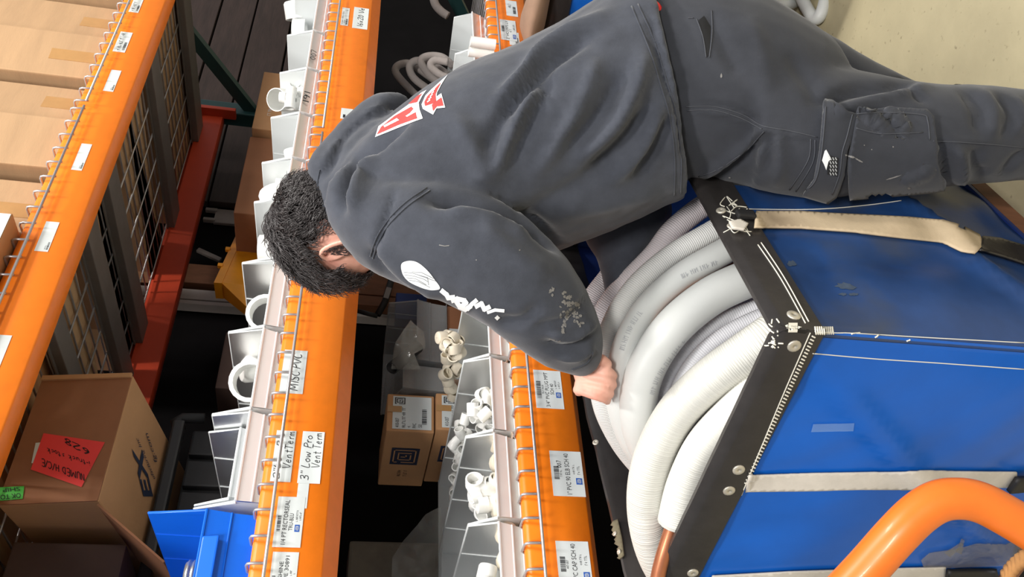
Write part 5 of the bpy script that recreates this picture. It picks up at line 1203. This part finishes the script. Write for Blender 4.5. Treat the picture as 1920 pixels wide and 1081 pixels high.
decal('emblem_lines', [p for a in ([(80, 268), (160, 275), (230, 300), (350, 340)], [(88, 290), (170, 300), (250, 325), (280, 345)], [(105, 315), (180, 322), (270, 372)], [(125, 335), (200, 345), (300, 395)], [(150, 265), (230, 268), (330, 318)], [(190, 285), (280, 310), (290, 375)]) for p in strokepoly(Za(a), 1.0)], th, M('grey_print', (120, 124, 128), .8), hoodie, .0018, 4)
lt = []
for a, wd in (([(402, 425), (440, 455), (455, 482), (500, 478)], 9), ([(490, 505), (530, 490), (590, 505), (605, 525), (560, 560)], 9), ([(515, 500), (555, 560), (600, 580), (640, 555)], 9), ([(620, 575), (655, 535), (690, 505)], 8), ([(690, 555), (735, 530), (760, 580), (800, 560)], 8.5), ([(790, 605), (850, 585), (920, 592)], 6), ([(862, 655), (872, 645)], 7)): lt += strokepoly(Za(a), wd)
decal('sleeve_lettering', lt, th, m_whiteprint, hoodie, .0012, 4)
sm_ = []
for cx, cy, rx, ry, n_ in ((1062, 566, 13, 21, 26), (1058, 594, 8, 10, 9), (1081, 586, 8, 20, 20), (1034, 546, 3, 9, 7), (1056, 614, 4, 9, 6), (1088, 606, 4, 7, 6)):
    for _ in range(n_):
        a_, r_ = rn.uniform(0, 6.28), rn.uniform(0, 1) ** .5; sm_.append(blob(cx + rx * r_ * math.cos(a_), cy + ry * r_ * math.sin(a_), rn.uniform(1.2, 4.4), rn.uniform(1.5, 5), rn.uniform(-.5, .5), 10))
sm_ += strokepoly([(1053, 618), (1062, 598), (1070, 590)], 1.6) + strokepoly([(1030, 634), (1040, 637)], 2.2) + strokepoly([(1046, 640), (1050, 638)], 2) + strokepoly([(824, 459), (834, 461), (842, 460)], 1.8) + [blob(974, 469, 1.6, 1.6), blob(893, 487, 1.2, 1.2)]
o = decal('mud_smear', sm_, th, m_smear, hoodie, .0007, 4); o['kind'] = 'stuff'
seam('sleeve_seam', [[(800, 352), (760, 380), (728, 412), (706, 445), (694, 480)], [(806, 357), (766, 385), (733, 417), (711, 450), (699, 484)], [(1072, 692), (1100, 680), (1112, 660)], [(608, 388), (596, 350), (600, 318)]], th, m_hood, hoodie, .0012)
seam('hem_seam', [[(1196, 8), (1228, 80), (1248, 145), (1268, 215), (1277, 300), (1276, 362)], [(1184, 12), (1216, 90), (1236, 152), (1256, 222), (1265, 300), (1264, 366)]], th, m_hood, hoodie, .0012)
# pocket flap, cargo pocket, slash pocket and twill seams
decal('cargo_pocket', [[(1600, 207), (1660, 205), (1730, 210), (1744, 222), (1748, 262), (1752, 300), (1765, 346), (1700, 352), (1590, 362), (1585, 300)]], tt_, m_trous, trousers, .007, 8, -.006)
decal('pocket_flap', [[(1541, 196), (1570, 200), (1602, 211), (1594, 250), (1584, 280), (1580, 320), (1566, 360), (1552, 371), (1505, 358), (1525, 330), (1534, 280)]], bvh_of([trousers] + [o for o in trousers.children]), m_trous, trousers, .006, 8, -.005)
tall = bvh_of([trousers] + [o for o in trousers.children])
m_dark = M('dark_seam_thread', (66, 68, 74), .9)
seam('stitching', [[(1548, 200), (1541, 280), (1530, 335), (1512, 356)], [(1598, 214), (1588, 255), (1579, 285), (1574, 325), (1560, 364)], [(1606, 213), (1660, 211), (1728, 215), (1739, 226), (1743, 262)], [(1605, 240), (1650, 250), (1730, 248)], [(1286, 200), (1340, 200), (1392, 215), (1430, 236), (1480, 245), (1532, 257)], [(1288, 207), (1340, 207), (1390, 222), (1428, 242)], [(1310, 330), (1345, 318), (1395, 285), (1432, 246)], [(1306, 36), (1318, 70), (1324, 108)], [(1334, 20), (1335, 60), (1330, 108)], [(1750, 264), (1830, 268), (1925, 277)], [(1290, 34), (1300, 34)], [(1520, 260), (1515, 300), (1480, 355)], [(1528, 262), (1524, 304), (1492, 358)]], tall, m_dark, trousers, .0010)
decal('pocket_opening', [[(1310, 38), (1320, 30), (1332, 50), (1330, 104), (1324, 108), (1316, 70)]], tt_, M('dark_pocket_lining', (18, 18, 20), .9), trousers, .0006, 6)
decal('badge_patch', [[(1553, 290), (1572, 296), (1570, 330), (1551, 326)]], tall, M('badge_black', (20, 20, 22), .8), trousers, .0010, 4)
decal('pocket_badge', [[(1546, 282), (1549, 280), (1551, 292), (1558, 297), (1553, 302), (1549, 318), (1545, 308), (1541, 300)]], tall, m_whiteprint, trousers, .0012, 3)
bt = []
for k in range(3):
    for j in range(5): bt += strokepoly([(1556 + k * 5, 295 + j * 7), (1558 + k * 5, 299 + j * 7)], 2.0)
decal('badge_lettering', bt, tall, M('grey_badge_print', (170, 172, 172), .8), trousers, .0012, 3)
decals('dust_mark', [blob(1594, 293, 12, 2, .25), blob(1610, 300, 8, 1.6, .5), blob(1675, 332, 16, 1.5, -.3), blob(1704, 352, 3, 2), blob(1352, 142, 2, 5), blob(1368, 332, 2, 1.5), blob(1674, 275, 1.5, 1.5), blob(1620, 272, 1.2, 1.2), blob(1634, 280, 1.2, 1.2)], tall, m_smear, trousers, .0010, 4)
# red tab at the hem, belt loop
mb = MB(); mb.tube(pxpath([(1204, 4, 1.345), (1216, 6, 1.335), (1228, 12, 1.335), (1233, 22, 1.34), (1226, 26, 1.345)]), .008, 8); mb.build('red_tab', m_redplastic, person, True)
